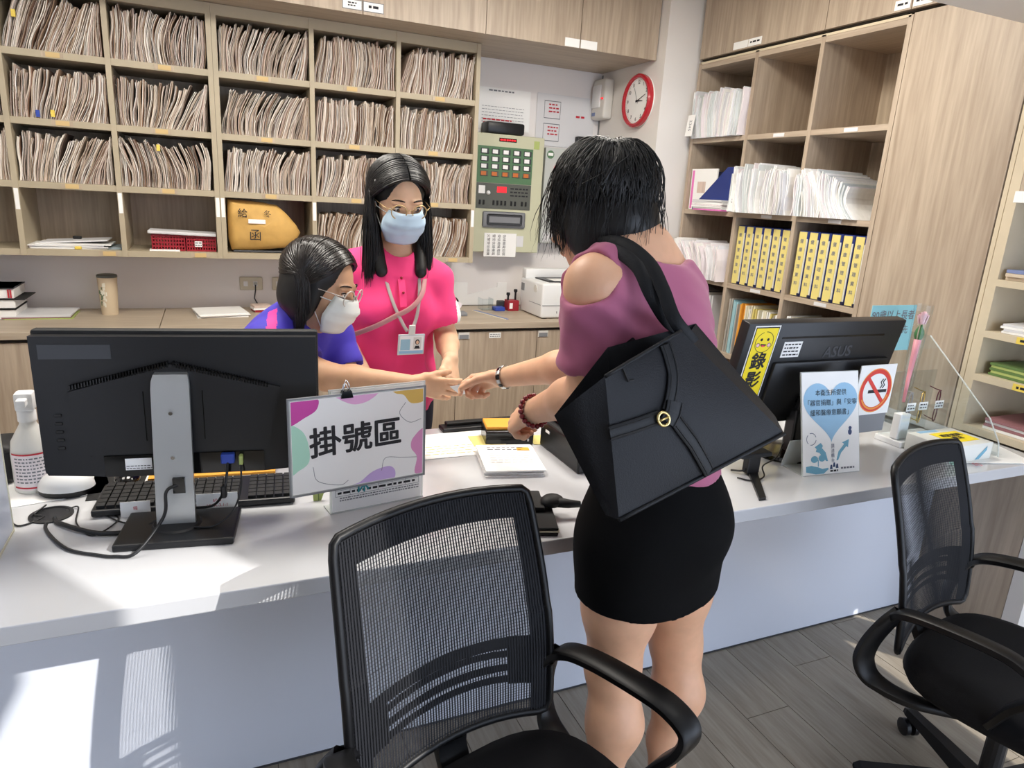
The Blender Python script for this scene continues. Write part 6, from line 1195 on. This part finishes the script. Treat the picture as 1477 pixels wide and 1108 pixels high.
MB().grid([[(.551+x_, y_-.001*abs(x_), z_) for x_ in (-.011, 0, .011)] for y_, z_ in ((2.176, 1.226), (2.150, 1.195), (2.130, 1.16), (2.118, 1.12))]).build('placket', 'pink_polo', t, smooth=True)
for z_, y_ in ((1.208, 2.155), (1.165, 2.128)): MB().ball((.552, y_, z_), .0045, 6).build('button', 'red_plastic', t, smooth=True)
p_ = Field((.34, 2.12, -.01), (.76, 2.48, .82), .008); p_.cone((.545, 2.30, .78), (.545, 2.30, .70), .15, .15, .03, (Fp, .78))
for sx in (-.075, .08): p_.cone((.545+sx, 2.30, .74), (.545+sx, 2.29, .42), .082, .066, .04); p_.cone((.545+sx, 2.29, .42), (.545+sx, 2.30, .06), .066, .055, .04); p_.cone((.545+sx, 2.29, .04), (.545+sx+.02, 2.17, .03), .038, .03, .02)
p_.build('trousers', 'navy_cloth', t, 1)
face_parts(g, HR, t, look=.6)
hp = Field(np.array(hc)-np.array((.17, .19, .31)), np.array(hc)+.17, .0055); hp.ell(g(0, -.016, .036), (.083, .101, .086), .02, HR); hp.ell(g(0, -.05, -.04), (.078, .06, .08), .03, HR); hp.ell(g(0, .105, .0), (.064, .085, .096), .006, HR, 'sub')
for sx, e in ((-1, (.492, 2.172, 1.225)), (1, (.618, 2.165, 1.225))): hp.cone(g(sx*.072, -.02, .0), g(sx*.078, -.005, -.09), .022, .026, .03); hp.cone(g(sx*.078, -.005, -.09), e, .026, .020, .02, ((0, 1, 0), .6))
hp.build('hair_cap', 'hair_cap', t, 1)
al = np.concatenate([rng.uniform(-1.9, .80, 1100), rng.uniform(.55, .93, 500)])
pa = []
for sd_ in (-1, 1):
    ex = .0 if sd_ < 0 else 0
    pa += parted(g(0, -.012, .034), HR, (.085, .103, .089), al[rng.permutation(len(al))[:1100]], sd_, lambda a: rng.uniform(1.25, 1.6), lambda a: .325 if a > -.9 else .28, lambda a, q=sd_: (rng.uniform(-.16, .22)*q*-1, rng.uniform(-.30, -.05) if a > -.9 else -.05, 0), lift=(0, .014))
strands('hair', pa, t, 'hair_black', .0021)
MB(frame(tuple(g(-.086, .025, .055)), tuple(HR @ np.array((0, -.4, 1.))), tuple(HR @ np.array((0, 1., .4))))).rbox(-.018, .018, -.004, .004, -.004, .006, .002).build('hair_clip', 'chrome', t)
spectacles(g, t, 'round gold-rimmed glasses worn above the blue mask', 'rim_gold', .0235); face_mask(g, t, 'pale blue surgical mask on the person in pink', 'mask_blue')
# lanyard with badge, and the strap across the chest
t_ = thing('id_badge', 'name badge with a small portrait on a grey lanyard over the pink shirt', 'badge', (.570, 2.10, 1.0)); bf = frame((.572, 2.097, 1.005), (.985, .16, -.03), (.03, -.05, 1))
for sg, pts in ((-1, [(.508, 2.215, 1.255), (.505, 2.165, 1.20), (.52, 2.125, 1.13), (.545, 2.106, 1.07), (.560, 2.100, 1.045)]), (1, [(.618, 2.205, 1.25), (.612, 2.158, 1.19), (.600, 2.122, 1.12), (.585, 2.108, 1.07), (.566, 2.100, 1.045)])):
    MB().tube(bez(pts, 5), 0, 8, flat_=(.0055, .001, (0, -1, .2))).build('lanyard', 'lanyard', t_, smooth=True)
MB(bf).rbox(-.012, .010, .03, .062, -.002, .004, .002).build('reel_tag', 'off_white', t_); mat('badge_blue', (150, 190, 210), .5); mat('badge_grey', (196, 204, 208), .3)
MB(bf).rbox(-.046, .046, -.036, .032, -.003, .001, .002).build('holder', 'badge_grey', t_); cdp = MB(bf).box(-.041, .041, -.031, .027, .001, .0015).build('card', 'paper', t_); MB(bf).box(-.041, .041, -.031, -.022, .0015, .002).build('blue_band', 'heart_blue', cdp); MB(bf).box(-.038, -.005, -.02, .016, .0015, .0019).build('pattern', 'badge_blue', cdp)
MB(bf).box(.006, .034, -.018, .022, .0015, .0018).build('portrait_ground', 'off_white', cdp); disc(bf, .009, .0020, (.020, .006), .85).build('portrait_hair', 'ink', cdp); disc(bf, .006, .0022, (.020, .005), .8).build('portrait_face', 'skin_fair', cdp); MB(bf).prism([(.010, -.016), (.030, -.016), (.026, -.006), (.014, -.006)], .0015, .0021).build('portrait_shoulders', 'ink', cdp)
mat('strap_tan', (196, 140, 140), .6); MB().tube(bez([(.640, 2.19, 1.215), (.615, 2.135, 1.16), (.575, 2.112, 1.12), (.52, 2.115, 1.09), (.46, 2.135, 1.055), (.405, 2.19, 1.02)], 6), 0, 8, flat_=(.008, .0012, (0, -1, .1))).build('bag_strap', 'strap_tan', smooth=True, label='dusty pink bag strap crossing the pink polo shirt', cat='strap')
# ------------------------------------------------------------------ clerk in purple
t = thing('person', 'person leaning forward in a purple shirt and white mask with bobbed hair', 'person', (.05, 2.33, 0)); Fq = (.5, -.866, 0); Rq = (-.866, -.5, 0)
J = dict(pel=(.09, 2.26, .58), wai=(.11, 2.21, .76), che=(.165, 2.12, .96), upp=(.195, 2.07, 1.04), neck=(.222, 2.030, 1.092), sR=(.122, 1.975, 1.045), sL=(.325, 2.135, 1.035), eR=(.272, 1.868, .972), wR=(.508, 1.802, .955), eL=(.37, 2.06, .90), wL=(.34, 1.95, .782))
hc = (.276, 1.985, 1.208); HR = basis((.80, -.57, -.30), roll=-.05)
b = Field((-.16, 1.70, .50), (.72, 2.46, 1.38), .004)
nq = nrm(np.cross(np.array(J['neck'])-np.array(J['pel']), Rq))
b.cone(J['pel'], J['wai'], .13, .112, .05, (nq, .75)); b.cone(J['wai'], J['che'], .112, .118, .05, (nq, .75)); b.cone(J['che'], J['upp'], .118, .09, .05, (nq, .75)); b.cone(J['upp'], J['neck'], .07, .05, .05)
for s in 'LR':
    b.cone(J['neck'], J['s'+s], .044, .045, .05); b.cone(J['s'+s], J['e'+s], .046, .037, .03); f3 = lerp(J['e'+s], J['w'+s], .3); b.cone(J['e'+s], f3, .037, .037, .02); b.cone(f3, J['w'+s], .037, .0245, .02)
hf = [hand_field(J['eR'], J['wR'], .037, .0245, (.97, -.03, -.22), (-.20, -.85, -.10), (-.1, -.2, 1), (.06, .10, .15, .22), (.36, .14), .09, .95, 1.0), hand_field(J['eL'], J['wL'], .037, .0245, (.5, -.85, -.05), (0, 0, 1), (.8, .5, 0), (.15, .15, .15, .15), (.5, .2), .05, .95, 1.0)]
g = head(b, hc, HR, J['neck'], nr=.048); b.build('body', 'skin_tan', t, 1, extra=hf)
s_ = Field((-.18, 1.82, .50), (.50, 2.50, 1.20), .0045)
s_.cone(J['pel'], J['wai'], .152, .136, .05, (nq, .8)); s_.cone(J['wai'], J['che'], .136, .138, .05, (nq, .8)); s_.cone(J['che'], J['upp'], .138, .112, .05, (nq, .8)); s_.cone(J['upp'], J['neck'], .10, .066, .04)
for s in 'LR': s_.cone(J['neck'], J['s'+s], .056, .060, .04); s_.cone(J['s'+s], lerp(J['s'+s], J['e'+s], .60), .060, .064, .03)
s_.fold(.0022, [((30, 22, 20), 0, 1), ((-24, 30, 34), 1.1, .8), ((54, 30, -40), .4, .6)])
for s in 'LR': s_.cone(lerp(J['s'+s], J['e'+s], 1.0), lerp(J['s'+s], J['e'+s], 1.3), .072, .09, 0, None, 'sub')
s_.ell(np.array(J['neck'])+np.array((.045, -.035, .04)), (.06, .06, .058), .006, None, 'sub'); s_.cut((0, 0, .56), (0, 0, -1))
sh_a, sh_b = np.array(J['neck'])+np.array((-.06, -.01, .0)), np.array(J['sR'])+np.array((.03, -.03, 0))
def pq_(c):
    d = sh_b-sh_a; u = ((c-sh_a) @ d)/(d @ d); q = np.linalg.norm((c-sh_a)-np.outer(np.clip(u, 0, 1.0), d), axis=1); up = c[:, 2] > 1.06
    side_ = (c-sh_a) @ nrm(np.cross(d, (0, 0, 1))); return ((np.abs(side_-.012) < .013) & up & (u > -.1) & (u < 1.3)).astype(int)
s_.build('shirt', ['indigo_shirt', 'shirt_pink'], t, 1, pq_)
p_ = Field((-.14, 1.70, -.01), (.42, 2.46, .76), .008); p_.cone((.09, 2.26, .62), (.09, 2.25, .54), .135, .135, .03, ((0, 0, 1), .8))
for sx, sy in ((-.07, -.03), (.075, .03)): p_.cone((.09+sx, 2.24+sy, .54), (.16+sx, 1.90+sy, .52), .084, .066, .04); p_.cone((.16+sx, 1.90+sy, .52), (.15+sx, 1.93+sy, .07), .062, .050, .04); p_.cone((.15+sx, 1.93+sy, .04), (.18+sx, 1.82+sy, .03), .038, .03, .02)
p_.build('trousers', 'navy_cloth', t, 1)
tq = thing('stool', 'round black stool under the person in purple', 'stool', (.09, 2.27, 0)); T_ = Matrix.Translation((.09, 2.27, 0)); MB(T_).lathe([(.16, .39), (.18, .40), (.18, .435), (.16, .45)], 28).build('seat', 'black_matte', tq, smooth=40); MB(T_).lathe([(.025, .03), (.025, .39)], 14).build('column', 'chrome', tq); MB(T_).lathe([(.20, 0), (.20, .012), (.05, .03)], 28).build('base', 'black_plastic', tq)
face_parts(g, HR, t, look=0)
hp = Field(np.array(hc)-.18, np.array(hc)+.16, .0055); hp.ell(g(0, -.018, .036), (.086, .102, .088), .02, HR); hp.ell(g(0, -.045, -.035), (.086, .065, .080), .03, HR); hp.ell(g(-.068, -.005, -.035), (.022, .045, .075), .03, HR); hp.ell(g(.068, -.005, -.035), (.022, .045, .075), .03, HR); hp.ell(g(0, .105, .0), (.062, .085, .096), .006, HR, 'sub'); hp.build('hair_cap', 'hair_cap', t, 1)
al = np.concatenate([rng.uniform(-2.0, .80, 1200), rng.uniform(.5, .92, 500)]); pa = []
for sd_ in (-1, 1): pa += parted(g(.0, -.014, .034), HR, (.088, .104, .091), al[rng.permutation(len(al))[:1200]], sd_, lambda a: rng.uniform(1.35, 1.62), lambda a: .135 if a > -.6 else .11, lambda a: (.05, -.02, 0) if a > 0 else (.03, .0, 0))
strands('hair', pa, t, 'hair_brown', .0021)
spectacles(g, t, 'round clear-rimmed glasses worn by the person in purple', 'lens_rim', .024); face_mask(g, t, 'white surgical mask on the person in purple', 'mask_white')
# card passed between the hands
t = thing('id_card', 'small grey card being handed over between the hands', 'card', (.615, 1.735, .955)); cf = frame((.630, 1.720, .958), (-.55, .62, -.25), (-.55, -.5, .6)); MB(cf).rbox(-.045, .040, -.027, .027, -.0006, .0006, .0003, 1).build('card', 'paper_grey', t); MB(cf).box(-.04, -.02, -.02, .02, .0006, .0009).build('card_stripe', 'dark_grey', t)
